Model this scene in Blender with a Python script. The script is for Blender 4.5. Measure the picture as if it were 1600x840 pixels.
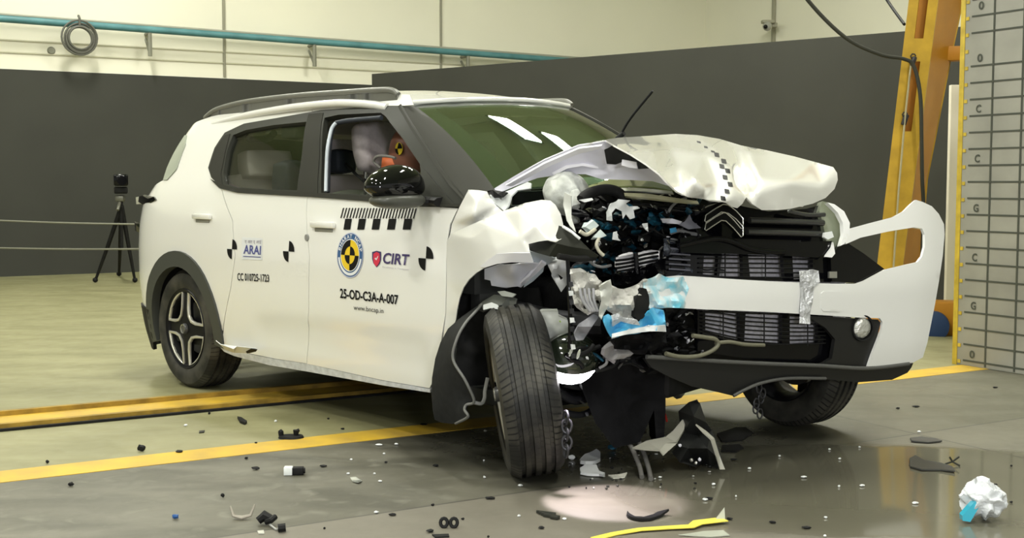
import bpy, bmesh, math, random
import numpy as np
from mathutils import Vector, Matrix
from mathutils.geometry import delaunay_2d_cdt
PI = math.pi
random.seed(7)
for o in list(bpy.data.objects): bpy.data.objects.remove(o)
S = bpy.context.scene
COL = S.collection
# ---------------------------------------------------------------- camera
FPX, CH, PITCH = 1900.0, 1.18, math.atan(135/1900)
cam = bpy.data.objects.new('camera', bpy.data.cameras.new('camera')); COL.objects.link(cam)
cam.data.sensor_width = 36; cam.data.lens = 36*FPX/1600; cam.data.clip_start = .05; cam.data.clip_end = 200
cam.location = (0, 0, CH); cam.rotation_euler = (PI/2-PITCH, 0, 0)
S.camera = cam
# ---------------------------------------------------------------- light
S.view_settings.view_transform = 'Standard'
S.view_settings.look = 'None'
S.view_settings.exposure = 0.0
S.view_settings.gamma = 1
S.view_settings.use_curve_mapping = False
W = bpy.data.worlds.new('world'); S.world = W; W.use_nodes = True
W.node_tree.nodes['Background'].inputs[0].default_value = (.93, .94, .88, 1)
W.node_tree.nodes['Background'].inputs[1].default_value = .5
UD = Vector((.865, .502, 0)); VD = Vector((-.502, .865, 0))    # the hall's two directions
ROOM_ROT = math.atan2(.502, .865)
LAMP_POWER = 162
def area_lamp(name, loc, sx, sy, power, color=(1, .985, .92), rot=(0, 0, ROOM_ROT)):
    l = bpy.data.lights.new(name, 'AREA'); l.shape = 'RECTANGLE'; l.size = sx; l.size_y = sy
    l.energy = power; l.color = color
    o = bpy.data.objects.new(name, l); COL.objects.link(o); o.location = loc; o.rotation_euler = rot
    return o
# ceiling fixtures: (x, y) of each
CEIL = 7.0
LAMPS = [(-8, 3), (-3.2, 2.2), (2.2, 1.2), (-6, 8), (-1.2, 7.2), (4.0, 6.2), (1.15, 11.9), (2.3, 11.9), (3.5, 11.0), (-4.5, 13), (1.5, -4), (-4, -3)]

# ---------------------------------------------------------------- helpers
def ray(px, py):
    a = (px-800)/FPX; b = (420-py)/FPX
    return Vector((a, math.cos(PITCH)+b*math.sin(PITCH), -math.sin(PITCH)+b*math.cos(PITCH)))
CAMP = Vector((0, 0, CH))
def G(px, py, z=0.0):
    r = ray(px, py); return CAMP + r*((z-CH)/r.z)
def AT(px, py, d):                         # world point at horizontal depth d
    r = ray(px, py); return CAMP + r*(d/r.y)
YAW = math.radians(-47.5)
CARO = Vector((-1.2414, 7.5428, 0))
RM = Matrix.Rotation(YAW, 3, 'Z'); RI = RM.transposed()
CC = RI @ (CAMP-CARO)
def cray(px, py): return RI @ ray(px, py)
def P(px, py, v, ax='y'):
    i = 'xyz'.index(ax); d = cray(px, py); return CC + d*((v-CC[i])/d[i])
def lerp_knots(k, t):
    if t <= k[0][0]: return k[0][1]
    for (a, b), (c, d) in zip(k, k[1:]):
        if t <= c: return b + (d-b)*(t-a)/(c-a)
    return k[-1][1]
def smooth(t): t = max(0, min(1, t)); return t*t*(3-2*t)
WK = [(.15, .85), (.3, .875), (.45, .895), (.6, .905), (.8, .905), (.95, .893), (1.05, .875), (1.15, .845), (1.25, .80), (1.35, .755), (1.45, .705), (1.52, .66), (1.6, .60)]
RK = [(.15, -.74), (.3, -.80), (.6, -.84), (.9, -.84), (1.06, -.82), (1.12, -.74), (1.2, -.67), (1.35, -.58), (1.5, -.50), (1.6, -.46)]
def WZ(z):
    return (lerp_knots(WK, z-.03)+lerp_knots(WK, z)*2+lerp_knots(WK, z+.03))/4
def RZ(z):
    return (lerp_knots(RK, z-.02)+lerp_knots(RK, z)*2+lerp_knots(RK, z+.02))/4
X0 = .15; NEXP = 5.0
def dent(x, z):
    wx = smooth((x-.75)/.15)*smooth((2.3-x)/.1)
    zl = .50+.02*(x-1.2)
    return .009*smooth((zl-z)/.03)*wx*smooth((z-.30)/.1)
def yhalf(x, z):
    w = WZ(z)
    if x < X0:
        a = X0-RZ(z); t = min(1, (X0-x)/a)
        w *= max(0.0, 1-t**NEXP)**(1/NEXP)
    elif x > 2.3: w -= .03*(x-2.3)**2
    return w - dent(x, z)
UF = .8; TH0 = math.asin(UF**(NEXP/2)); UM = 1.9
def side(s, z, off=0.0):                    # s >= X0 is x itself, less runs round the rear corner
    if s >= X0: return Vector((s, -(yhalf(s, z)+off), z))
    a = X0-RZ(z); u = min(UM, (X0-s)/a); w = WZ(z)
    if u <= UF:
        x = X0-a*u; return Vector((x, -(yhalf(x, z)+off), z))
    th = TH0+(PI/2-TH0)*(u-UF)/(UM-UF); c = max(0, math.cos(th))
    p = Vector((X0-a*math.sin(th)**(2/NEXP), -w*c**(2/NEXP), z))
    return p+Vector((-(u-UF)/(UM-UF), -(1-(u-UF)/(UM-UF)), 0)).normalized()*off
def SU(u, z): return (X0-u*(X0-RZ(z)), z)
def inv(p):
    if p.x >= X0: return (p.x, p.z)
    a = X0-RZ(p.z); t = min(1, (X0-p.x)/a)
    if t <= UF: return (p.x, p.z)
    u = UF+(math.asin(min(1, t**(NEXP/2)))-TH0)/(PI/2-TH0)*(UM-UF)
    return (X0-a*u, p.z)
def hit(px, py):                            # pixel -> (s, z) on the flank
    d = cray(px, py); t0 = 3.5; last = None; best = None; bm_ = 9
    n = 500; f0 = None
    for i in range(n):
        t = t0+i*5.0/n; p = CC+d*t
        if p.x < RZ(p.z)-.3: break
        f = abs(p.y)-yhalf(p.x, p.z) if p.x > RZ(p.z) else (9 if p.y < 0 else 9)
        if p.y > 0: break
        if abs(f) < bm_: bm_ = abs(f); best = p.copy()
        if f < 0:
            lo, hi = t-5.0/n, t
            for _ in range(25):
                m = (lo+hi)/2; q = CC+d*m
                if q.x > RZ(q.z) and abs(q.y)-yhalf(q.x, q.z) < 0: hi = m
                else: lo = m
            return inv(CC+d*hi)
    return inv(best)
def H(*pts): return [hit(*p) for p in pts]

MATS = {}
def mat(name, col, rough=.5, metal=0, coat=0, trans=0, emit=None, estr=0, noise=0, nscale=8, bump=0, alpha=1, spec=.5, col2=None, ior=1.45):
    if name in MATS: return MATS[name]
    m = bpy.data.materials.new(name); m.use_nodes = True; nt = m.node_tree; b = nt.nodes['Principled BSDF']
    b.inputs['Base Color'].default_value = (*col, 1); b.inputs['Roughness'].default_value = rough
    b.inputs['Metallic'].default_value = metal; b.inputs['Coat Weight'].default_value = coat
    b.inputs['Coat Roughness'].default_value = .04
    b.inputs['Transmission Weight'].default_value = trans; b.inputs['Alpha'].default_value = alpha
    b.inputs['Specular IOR Level'].default_value = spec; b.inputs['IOR'].default_value = ior
    if emit: b.inputs['Emission Color'].default_value = (*emit, 1); b.inputs['Emission Strength'].default_value = estr
    if noise or bump:
        tc = nt.nodes.new('ShaderNodeTexCoord'); n = nt.nodes.new('ShaderNodeTexNoise')
        n.inputs['Scale'].default_value = nscale; n.inputs['Detail'].default_value = 6
        nt.links.new(tc.outputs['Object'], n.inputs['Vector'])
        if noise:
            r = nt.nodes.new('ShaderNodeValToRGB'); c2 = col2 or tuple(c*(1-noise) for c in col)
            r.color_ramp.elements[0].position = .35; r.color_ramp.elements[0].color = (*c2, 1)
            r.color_ramp.elements[1].position = .65; r.color_ramp.elements[1].color = (*col, 1)
            nt.links.new(n.outputs['Fac'], r.inputs['Fac']); nt.links.new(r.outputs['Color'], b.inputs['Base Color'])
        if bump:
            bp = nt.nodes.new('ShaderNodeBump'); bp.inputs['Strength'].default_value = bump; bp.inputs['Distance'].default_value = .02
            nt.links.new(n.outputs['Fac'], bp.inputs['Height']); nt.links.new(bp.outputs['Normal'], b.inputs['Normal'])
    MATS[name] = m; return m
def glassmat(name, tint, refl_rough=.02, f0=.06, dens=1.0):
    m = bpy.data.materials.new(name); m.use_nodes = True; nt = m.node_tree; nt.nodes.clear()
    o = nt.nodes.new('ShaderNodeOutputMaterial'); mx = nt.nodes.new('ShaderNodeMixShader')
    t = nt.nodes.new('ShaderNodeBsdfTransparent'); t.inputs[0].default_value = (*tint, 1)
    g = nt.nodes.new('ShaderNodeBsdfGlossy'); g.inputs['Roughness'].default_value = refl_rough
    lw = nt.nodes.new('ShaderNodeLayerWeight'); lw.inputs['Blend'].default_value = .5
    pw = nt.nodes.new('ShaderNodeMath'); pw.operation = 'POWER'; pw.inputs[1].default_value = 4.0
    ad = nt.nodes.new('ShaderNodeMath'); ad.operation = 'MULTIPLY_ADD'; ad.inputs[1].default_value = 1-f0; ad.inputs[2].default_value = f0
    nt.links.new(lw.outputs['Facing'], pw.inputs[0]); nt.links.new(pw.outputs[0], ad.inputs[0])
    nt.links.new(ad.outputs[0], mx.inputs[0]); nt.links.new(t.outputs[0], mx.inputs[1]); nt.links.new(g.outputs[0], mx.inputs[2])
    nt.links.new(mx.outputs[0], o.inputs[0]); MATS[name] = m; return m

WHITE = mat('white_car_paint', (.77, .765, .725), .22, coat=1)
WHITEF = mat('white_bumper_paint', (.80, .80, .78), .32, coat=.5)
PRIMER = mat('lilac_grey_primer', (.62, .62, .68), .38)
BLK = mat('black_gloss_plastic', (.003, .003, .004), .10, coat=.15, spec=.3)
BLKM = mat('black_matt_plastic', (.012, .012, .012), .6, noise=.4, nscale=20, spec=.25)
TRIM = mat('dark_grey_trim', (.03, .031, .025), .45, spec=.3)
PILLAR = mat('satin_grey_pillar_film', (.030, .030, .024), .6, spec=.15)
RUB = mat('tyre_rubber', (.02, .02, .02), .7, noise=.5, nscale=5, col2=(.035, .033, .03))
SILV = mat('brushed_aluminium', (.55, .54, .5), .35, metal=.9)
CHROME = mat('chrome', (.8, .8, .8), .12, metal=1)
DKMET = mat('dark_metal', (.05, .05, .055), .4, metal=.6)
FOIL = mat('crumpled_aluminium', (.66, .65, .61), .4, metal=.2, bump=.8, nscale=30)
BLUE = mat('cyan_painted_foil', (.06, .42, .72), .5, noise=.6, nscale=14, col2=(.18, .55, .8), bump=.3)
CYANW = mat('white_foil_with_cyan_smears', (.75, .8, .8), .4, noise=.6, nscale=16, col2=(.16, .62, .78), bump=.3)
TEAL = mat('teal_stained_scrap', (.012, .10, .17), .3, noise=.7, nscale=40, col2=(.004, .014, .02))
TEALB = mat('bright_teal_scrap', (.03, .17, .28), .4, noise=.7, nscale=30, col2=(.01, .05, .07))
SCRAPW = mat('torn_white_plastic', (.72, .74, .74), .4)
MILK = mat('milky_translucent_plastic', (.62, .64, .60), .3, bump=.3, nscale=25, noise=.25)
LILAC = mat('lilac_seat_cloth', (.46, .41, .41), .8, noise=.1, nscale=60)
SAGE = mat('sage_seat_cloth', (.36, .38, .31), .8)
NAVY = mat('dark_navy_trim', (.02, .025, .035), .6)
YEL = mat('crane_yellow_paint', (.58, .36, .035), .45, noise=.25, nscale=6)
ORG = mat('crane_orange_paint', (.55, .235, .012), .5, noise=.15, nscale=4)
CREAM = mat('cream_wall_paint', (.80, .78, .64), .7, noise=.05, nscale=.6)

def link(name, me, m, parent=None):
    o = bpy.data.objects.new(name, me); COL.objects.link(o)
    if m: me.materials.append(m)
    if parent: o.parent = parent
    return o
def shade(me, ang=40):
    for p in me.polygons: p.use_smooth = True
    me.set_sharp_from_angle(angle=math.radians(ang))
def from_bm(name, bm, m, parent=None, ang=40, recalc=True):
    if recalc: bmesh.ops.recalc_face_normals(bm, faces=bm.faces)
    me = bpy.data.meshes.new(name); bm.to_mesh(me); bm.free(); shade(me, ang)
    return link(name, me, m, parent)
def tag(o, label=None, cat=None, group=None, kind=None):
    if label: o['label'] = label
    if cat: o['category'] = cat
    if group: o['group'] = group
    if kind: o['kind'] = kind
    return o
def empty(name, loc, label, cat, group=None, rot=(0, 0, 0)):
    o = bpy.data.objects.new(name, None); COL.objects.link(o); o.location = loc; o.rotation_euler = rot
    o.empty_display_size = .1
    return tag(o, label, cat, group)

def inpoly(x, y, poly):
    c = False; n = len(poly); j = n-1
    for i in range(n):
        xi, yi = poly[i][0], poly[i][1]; xj, yj = poly[j][0], poly[j][1]
        if (yi > y) != (yj > y) and x < (xj-xi)*(y-yi)/(yj-yi)+xi: c = not c
        j = i
    return c
def densify(poly, step):
    out = []
    for i, a in enumerate(poly):
        b = poly[(i+1) % len(poly)]; d = math.hypot(b[0]-a[0], b[1]-a[1]); n = max(1, int(round(d/step)))
        for k in range(n): out.append(tuple(a[q]+(b[q]-a[q])*k/n for q in range(len(a))))
    return out
def edgedist(x, y, poly):
    m = 1e9
    for i, a in enumerate(poly):
        b = poly[(i+1) % len(poly)]; dx, dy = b[0]-a[0], b[1]-a[1]; L = dx*dx+dy*dy
        t = 0 if L == 0 else max(0, min(1, ((x-a[0])*dx+(y-a[1])*dy)/L))
        m = min(m, math.hypot(x-a[0]-t*dx, y-a[1]-t*dy))
    return m
def tri2d(outline, holes, step, inner=()):
    out = densify(outline, step); hs = [densify(h, step) for h in holes]
    V = []; E = []
    for lp in [out]+hs:
        b = len(V); V += [Vector((p[0], p[1])) for p in lp]
        E += [(b+i, b+(i+1) % len(lp)) for i in range(len(lp))]
    V += [Vector((p[0], p[1])) for p in inner]
    if inner == ():
        xs = [p[0] for p in outline]; ys = [p[1] for p in outline]
        nx = int((max(xs)-min(xs))/step)+1; ny = int((max(ys)-min(ys))/step)+1
        for i in range(nx+1):
            for j in range(ny+1):
                x = min(xs)+(i+.5*(j % 2))*step; y = min(ys)+j*step
                if inpoly(x, y, out) and not any(inpoly(x, y, h) for h in hs):
                    if min([edgedist(x, y, outline)]+[edgedist(x, y, h) for h in holes]) > step*.45: V.append(Vector((x, y)))
    r = delaunay_2d_cdt(V, E, [], 0, 1e-7)
    vs, fs = r[0], r[2]; keep = []
    for f in fs:
        cx = sum(vs[i].x for i in f)/len(f); cy = sum(vs[i].y for i in f)/len(f)
        if inpoly(cx, cy, out) and not any(inpoly(cx, cy, h) for h in hs): keep.append(f)
    return [(v.x, v.y) for v in vs], keep
def skin(name, pts3, faces, m, parent, thick, toward, ang=40):
    """sheet with real thickness; 'toward' is a point on its outer side"""
    me = bpy.data.meshes.new(name); bm = bmesh.new()
    used = sorted({i for f in faces for i in f}); mp = {i: bm.verts.new(pts3[i]) for i in used}
    for f in faces:
        try: bm.faces.new([mp[i] for i in f])
        except ValueError: pass
    bmesh.ops.recalc_face_normals(bm, faces=bm.faces)
    bm.normal_update()
    s = sum((toward-f.calc_center_median()).dot(f.normal)*f.calc_area() for f in bm.faces)
    if s < 0: bmesh.ops.reverse_faces(bm, faces=bm.faces)
    bm.normal_update()
    if thick:
        vn = {v: v.normal.copy() for v in bm.verts}
        fs = list(bm.faces); back = {v: bm.verts.new(v.co-vn[v]*thick) for v in list(bm.verts)}
        be = [e for e in bm.edges if len(e.link_faces) == 1]
        for f in fs: bm.faces.new([back[v] for v in reversed(f.verts)])
        for e in be:
            l = e.link_loops[0]; a, b = l.vert, l.link_loop_next.vert
            try: bm.faces.new([b, a, back[a], back[b]])
            except ValueError: pass
    return from_bm(name, bm, m, parent, ang, recalc=False)
def flank(name, outline, m, parent, holes=(), step=.045, thick=.006, off=0.0, mirror=False, ang=40):
    v, f = tri2d(outline, holes, step)
    p = [side(s, z, off) for s, z in v]
    if mirror: p = [Vector((q.x, -q.y, q.z)) for q in p]
    c = Vector((1, 4 if mirror else -4, .8))
    return skin(name, p, f, m, parent, thick, c, ang)
def tps(ctrl):
    A = np.array(ctrl, float); X = A[:, :2]/100; n = len(X)
    d = np.linalg.norm(X[:, None]-X[None], axis=2); K = np.where(d > 0, d*d*np.log(d+1e-12), 0)+np.eye(n)*1e-4
    Q = np.hstack([np.ones((n, 1)), X]); M = np.block([[K, Q], [Q.T, np.zeros((3, 3))]])
    w = np.linalg.solve(M, np.concatenate([A[:, 2], np.zeros(3)]))
    def f(x, y):
        r = np.hypot(X[:, 0]-x/100, X[:, 1]-y/100)
        return float((w[:n]*np.where(r > 0, r*r*np.log(r+1e-12), 0)).sum()+w[n]+w[n+1]*x/100+w[n+2]*y/100)
    return f
def sheet(name, outline, m, parent, ax='y', inner=(), holes=(), step=8, thick=.003, ang=40, mode='smooth', add=None, soft=6):
    """torn or formed sheet: outline and inner points (px, py, car-frame coordinate on axis ax)"""
    if mode == 'smooth':
        f = tps([p for p in outline]+list(inner)+[p for h in holes for p in h])
        v, fc = tri2d(outline, holes, step)
        val = [f(x, y) for x, y in v]
    elif mode == 'soft':
        cv, cf = tri2d(outline, holes, 1e9, inner=list(inner))
        look = {(round(p[0], 2), round(p[1], 2)): p[2] for p in list(outline)+list(inner)}
        cz = [look.get((round(x, 2), round(y, 2)), outline[0][2]) for x, y in cv]
        T = []
        for t in cf:
            (ax_, ay), (bx_, by_), (cx_, cy) = cv[t[0]], cv[t[1]], cv[t[2]]
            dn = (by_-cy)*(ax_-cx_)+(cx_-bx_)*(ay-cy)
            if abs(dn) > 1e-6: T.append((ax_, ay, bx_, by_, cx_, cy, dn, cz[t[0]], cz[t[1]], cz[t[2]]))
        def fac(x, y):
            bst = None
            for ax_, ay, bx_, by_, cx_, cy, dn, za, zb, zc_ in T:
                l1 = ((by_-cy)*(x-cx_)+(cx_-bx_)*(y-cy))/dn; l2 = ((cy-ay)*(x-cx_)+(ax_-cx_)*(y-cy))/dn; l3 = 1-l1-l2
                mn = min(l1, l2, l3)
                if mn >= -1e-6: return za*l1+zb*l2+zc_*l3
                if bst is None or mn > bst[0]:
                    q = [max(0, l) for l in (l1, l2, l3)]; t_ = sum(q); bst = (mn, (za*q[0]+zb*q[1]+zc_*q[2])/t_)
            return bst[1]
        v, fc = tri2d(outline, holes, step); val = []
        for x, y in v:
            r_ = min(soft, edgedist(x, y, outline))
            val.append(sum(fac(x+r_*a_, y+r_*b_) for a_, b_ in ((0, 0), (0, 0), (1, 0), (-1, 0), (0, 1), (0, -1), (.5, .5), (-.5, .5), (.5, -.5), (-.5, -.5)))/10)
    else:
        v, fc = tri2d(outline, holes, 1e9, inner=list(inner))
        look = {(round(p[0], 2), round(p[1], 2)): p[2] for p in list(outline)+list(inner)+[p for h in holes for p in h]}
        val = [look.get((round(x, 2), round(y, 2)), outline[0][2]) for x, y in v]
    p = [P(x, y, c, ax) for (x, y), c in zip(v, val)]
    if add: p = [q+add(q) for q in p]
    return skin(name, p, fc, m, parent, thick, CC, ang)
def flat(pts, v): return [(a, b, v) for a, b in pts]

def bm_box(bm, c, s, rot=None, bev=0):
    r = bmesh.ops.create_cube(bm, size=1)
    M = Matrix.Translation(Vector(c)) @ (rot.to_4x4() if rot else Matrix.Identity(4)) @ Matrix.Diagonal((*s, 1))
    bmesh.ops.transform(bm, matrix=M, verts=r['verts'])
    if bev:
        es = list({e for v in r['verts'] for e in v.link_edges})
        bmesh.ops.bevel(bm, geom=es, offset=bev, segments=2, profile=.5, affect='EDGES')
def box(name, c, s, m, parent=None, rot=None, bev=.003):
    bm = bmesh.new(); bm_box(bm, c, s, rot, bev); return from_bm(name, bm, m, parent)
def rz(a): return Matrix.Rotation(a, 3, 'Z')
def bm_tube(bm, pts, r, n=8, closed=False, cap=True):
    pts = [Vector(p) for p in pts]; rings = []; N = len(pts)
    rr = r if isinstance(r, (list, tuple)) else [r]*N
    up = None
    for i, p in enumerate(pts):
        if closed: t = pts[(i+1) % N]-pts[i-1]
        else: t = pts[min(i+1, N-1)]-pts[max(i-1, 0)]
        t.normalize()
        if up is None:
            up = Vector((0, 0, 1)) if abs(t.z) < .9 else Vector((1, 0, 0))
        a = (up-t*up.dot(t))
        if a.length < 1e-4: a = t.orthogonal()
        a.normalize(); up = a; b = t.cross(a)
        rings.append([bm.verts.new(p+(a*math.cos(2*PI*k/n)+b*math.sin(2*PI*k/n))*rr[i]) for k in range(n)])
    M = N if closed else N-1
    for i in range(M):
        A, B = rings[i], rings[(i+1) % N]
        for k in range(n): bm.faces.new([A[k], A[(k+1) % n], B[(k+1) % n], B[k]])
    if not closed and cap: bm.faces.new(rings[0][::-1]); bm.faces.new(rings[-1])
def curve_pts(pts, n=6):
    pts = [Vector(p) for p in pts]; out = []
    for i in range(len(pts)-1):
        p0 = pts[max(0, i-1)]; p1 = pts[i]; p2 = pts[i+1]; p3 = pts[min(len(pts)-1, i+2)]
        for k in range(n):
            t = k/n
            out.append(.5*((2*p1)+(p2-p0)*t+(2*p0-5*p1+4*p2-p3)*t*t+(3*p1-p0-3*p2+p3)*t**3))
    return out+[pts[-1]]
def tube(name, pts, r, m, parent=None, n=8, smooth_=True, closed=False):
    bm = bmesh.new(); bm_tube(bm, curve_pts(pts) if smooth_ else pts, r, n, closed); return from_bm(name, bm, m, parent, 50)
def bm_lathe(bm, prof, n=48, M=None):
    """profile (radius, along-y) turned about the y axis"""
    rings = []
    for k in range(n):
        a = 2*PI*k/n; rings.append([bm.verts.new(Vector((r*math.cos(a), y, r*math.sin(a)))) for r, y in prof])
    nv = []
    for k in range(n):
        A, B = rings[k], rings[(k+1) % n]
        for i in range(len(prof)-1):
            try: bm.faces.new([A[i], A[i+1], B[i+1], B[i]])
            except ValueError: pass
    vs = [v for r in rings for v in r]
    bmesh.ops.remove_doubles(bm, verts=vs, dist=1e-5)
    if M:
        bmesh.ops.transform(bm, matrix=M, verts=[v for v in vs if v.is_valid])
def lathe(name, prof, m, parent=None, n=48, M=None, ang=40):
    bm = bmesh.new(); bm_lathe(bm, prof, n); 
    if M: bmesh.ops.transform(bm, matrix=M, verts=bm.verts)
    return from_bm(name, bm, m, parent, ang)
def blob(name, c, s, m, parent=None, sub=3, amp=.08, fr=3.0, seed=0, rot=None):
    bm = bmesh.new(); bmesh.ops.create_icosphere(bm, subdivisions=sub, radius=1)
    from mathutils import noise
    for v in bm.verts:
        v.co *= 1+amp*noise.noise(v.co*fr+Vector((seed*7.1, seed, 0)))
        v.co = Vector((v.co.x*s[0], v.co.y*s[1], v.co.z*s[2]))
        if rot: v.co = rot @ v.co
        v.co += Vector(c)
    return from_bm(name, bm, m, parent, 180)

# ================================================================ SETTING
def floor_material():
    m = bpy.data.materials.new('concrete_floor'); m.use_nodes = True; nt = m.node_tree; N = nt.nodes; L = nt.links; b = N['Principled BSDF']
    tc = N.new('ShaderNodeTexCoord')
    def noise(sc, det=6, dist=0, vec=None, st=None):
        n = N.new('ShaderNodeTexNoise'); n.inputs['Scale'].default_value = sc; n.inputs['Detail'].default_value = det; n.inputs['Distortion'].default_value = dist
        mp = N.new('ShaderNodeMapping'); L.new(tc.outputs['Object'], mp.inputs[0])
        mp.inputs['Rotation'].default_value = (0, 0, -ROOM_ROT)
        if st: mp.inputs['Scale'].default_value = st
        L.new(mp.outputs[0], n.inputs['Vector']); return n
    def ramp(src, a, b_, c0=(0, 0, 0), c1=(1, 1, 1)):
        r = N.new('ShaderNodeValToRGB'); r.color_ramp.elements[0].position = a; r.color_ramp.elements[1].position = b_
        r.color_ramp.elements[0].color = (*c0, 1); r.color_ramp.elements[1].color = (*c1, 1); L.new(src, r.inputs['Fac']); return r
    def mix(f, a, c):
        x = N.new('ShaderNodeMix'); x.data_type = 'RGBA'
        if isinstance(f, float): x.inputs['Factor'].default_value = f
        else: L.new(f, x.inputs['Factor'])
        for s, v in (('A', a), ('B', c)):
            sock = [i for i in x.inputs if i.name == s and i.type == 'RGBA'][0]
            if isinstance(v, tuple): sock.default_value = (*v, 1)
            else: L.new(v, sock)
        return [o for o in x.outputs if o.type == 'RGBA'][0]
    def mth(op, a, c=0.0):
        x = N.new('ShaderNodeMath'); x.operation = op
        for i, v in ((0, a), (1, c)):
            if isinstance(v, (int, float)): x.inputs[i].default_value = v
            else: L.new(v, x.inputs[i])
        return x.outputs[0]
    sep = N.new('ShaderNodeSeparateXYZ'); mp = N.new('ShaderNodeMapping'); mp.vector_type = 'POINT'
    L.new(tc.outputs['Object'], sep.inputs[0])
    X, Y = sep.outputs[0], sep.outputs[1]
    v_ = mth('ADD', mth('MULTIPLY', X, -.502), mth('MULTIPLY', Y, .865))     # distance along VD
    u_ = mth('ADD', mth('MULTIPLY', X, .865), mth('MULTIPLY', Y, .502))
    g0 = G(0, 745).dot(VD)
    # beyond the second yellow line: painted greenish beige; before it: worn grey concrete
    beyond = ramp(mth('SUBTRACT', v_, g0-.5), .5-.005, .5+.005).outputs[0]
    n1 = noise(1.6, 8, .6, st=(1, 2.6, 1)); n2 = noise(9, 8, .5); n3 = noise(.7, 4, .3)
    green = mix(ramp(n1.outputs[0], .35, .7).outputs[0], (.195, .186, .090), (.275, .262, .140))
    grey = mix(ramp(n1.outputs[0], .38, .64).outputs[0], (.075, .072, .052), (.135, .128, .098))
    grey = mix(ramp(n2.outputs[0], .55, .75).outputs[0], grey, (.17, .165, .13))
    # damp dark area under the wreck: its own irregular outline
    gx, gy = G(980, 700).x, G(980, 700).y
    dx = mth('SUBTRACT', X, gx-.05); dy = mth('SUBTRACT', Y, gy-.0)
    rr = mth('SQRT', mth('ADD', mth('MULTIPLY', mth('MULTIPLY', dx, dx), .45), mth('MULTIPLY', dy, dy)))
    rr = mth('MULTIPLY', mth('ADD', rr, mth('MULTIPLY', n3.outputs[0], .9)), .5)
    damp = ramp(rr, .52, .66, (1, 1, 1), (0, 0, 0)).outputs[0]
    # puddle to the right
    qx, qy = G(1440, 760).x, G(1440, 760).y
    ex = mth('SUBTRACT', X, qx); ey = mth('SUBTRACT', Y, qy)
    re = mth('SQRT', mth('ADD', mth('MULTIPLY', mth('MULTIPLY', ex, ex), .35), mth('MULTIPLY', mth('MULTIPLY', ey, ey), .9)))
    re = mth('ADD', re, mth('MULTIPLY', n3.outputs[0], .5))
    pud = ramp(re, .9, 1.0, (1, 1, 1), (0, 0, 0)).outputs[0]
    beige = (.27, .255, .185)
    near = ramp(mth('SUBTRACT', v_, G(400, 830).dot(VD)-.5), .499, .501, (1, 1, 1), (0, 0, 0)).outputs[0]
    grey = mix(mth('MULTIPLY', near, .7), grey, (.185, .168, .135))
    far_r = ramp(mth('MULTIPLY', u_, .1), .27, .30).outputs[0]
    grey = mix(mth('MULTIPLY', far_r, .6), grey, (.135, .13, .09))
    col = mix(beyond, grey, green)
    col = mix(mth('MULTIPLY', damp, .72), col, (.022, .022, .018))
    col = mix(mth('MULTIPLY', pud, .35), col, (.11, .105, .075))
    # expansion joints
    def joint(val, at, w=.006):
        return mth('LESS_THAN', mth('ABSOLUTE', mth('SUBTRACT', val, at)), w)
    j = mth('MAXIMUM', joint(v_, G(400, 830).dot(VD)), joint(u_, G(1390, 668).dot(UD)))
    j = mth('MAXIMUM', j, joint(u_, G(870, 770).dot(UD)-4))
    col = mix(mth('MULTIPLY', j, .65), col, (.03, .03, .025))
    L.new(col, b.inputs['Base Color'])
    rough = mth('SUBTRACT', .50, mth('MULTIPLY', damp, .22))
    rough = mth('ADD', rough, mth('MULTIPLY', mth('SUBTRACT', n2.outputs[0], .5), .25))
    rough = mth('MAXIMUM', mth('SUBTRACT', rough, mth('MULTIPLY', pud, .6)), 0.085)
    L.new(rough, b.inputs['Roughness'])
    bp = N.new('ShaderNodeBump'); bp.inputs['Distance'].default_value = .004
    L.new(mth('SUBTRACT', .25, mth('MULTIPLY', pud, .245)), bp.inputs['Strength'])
    L.new(n2.outputs[0], bp.inputs['Height']); L.new(bp.outputs[0], b.inputs['Normal'])
    return m
bm = bmesh.new(); bm_box(bm, (0, 9, -.1), (46, 44, .2))
tag(from_bm('floor', bm, floor_material()), kind='structure')

def wall(name, a, b, z0, z1, th, m, away):
    a, b = Vector(a), Vector(b); d = (b-a).normalized(); n = Vector((-d.y, d.x, 0))
    if n.dot(Vector(away)-a) < 0: n = -n
    c = (a+b)/2+n*th/2; bm = bmesh.new()
    bm_box(bm, (c.x, c.y, (z0+z1)/2), ((b-a).length, th, z1-z0), rz(math.atan2(d.y, d.x)))
    return from_bm(name, bm, m)
WL0 = G(0, 432); WL0.z = 0                        # a point of the left wall's foot
corner = WL0+UD*11.25
wallL = wall('wall_left', WL0-UD*9, corner, 0, CEIL, .2, CREAM, WL0+VD*5); tag(wallL, kind='structure')
wallR = wall('wall_back', corner, corner-VD*24, 0, CEIL, .2, CREAM, corner+UD*5); tag(wallR, kind='structure')
CEILM = mat('ceiling_grey_green_sheet', (.55, .66, .42), .6)
tag(box('ceiling', (0, 9, CEIL+.1), (50, 46, .2), CEILM, rot=rz(ROOM_ROT)), kind='structure')
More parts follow.
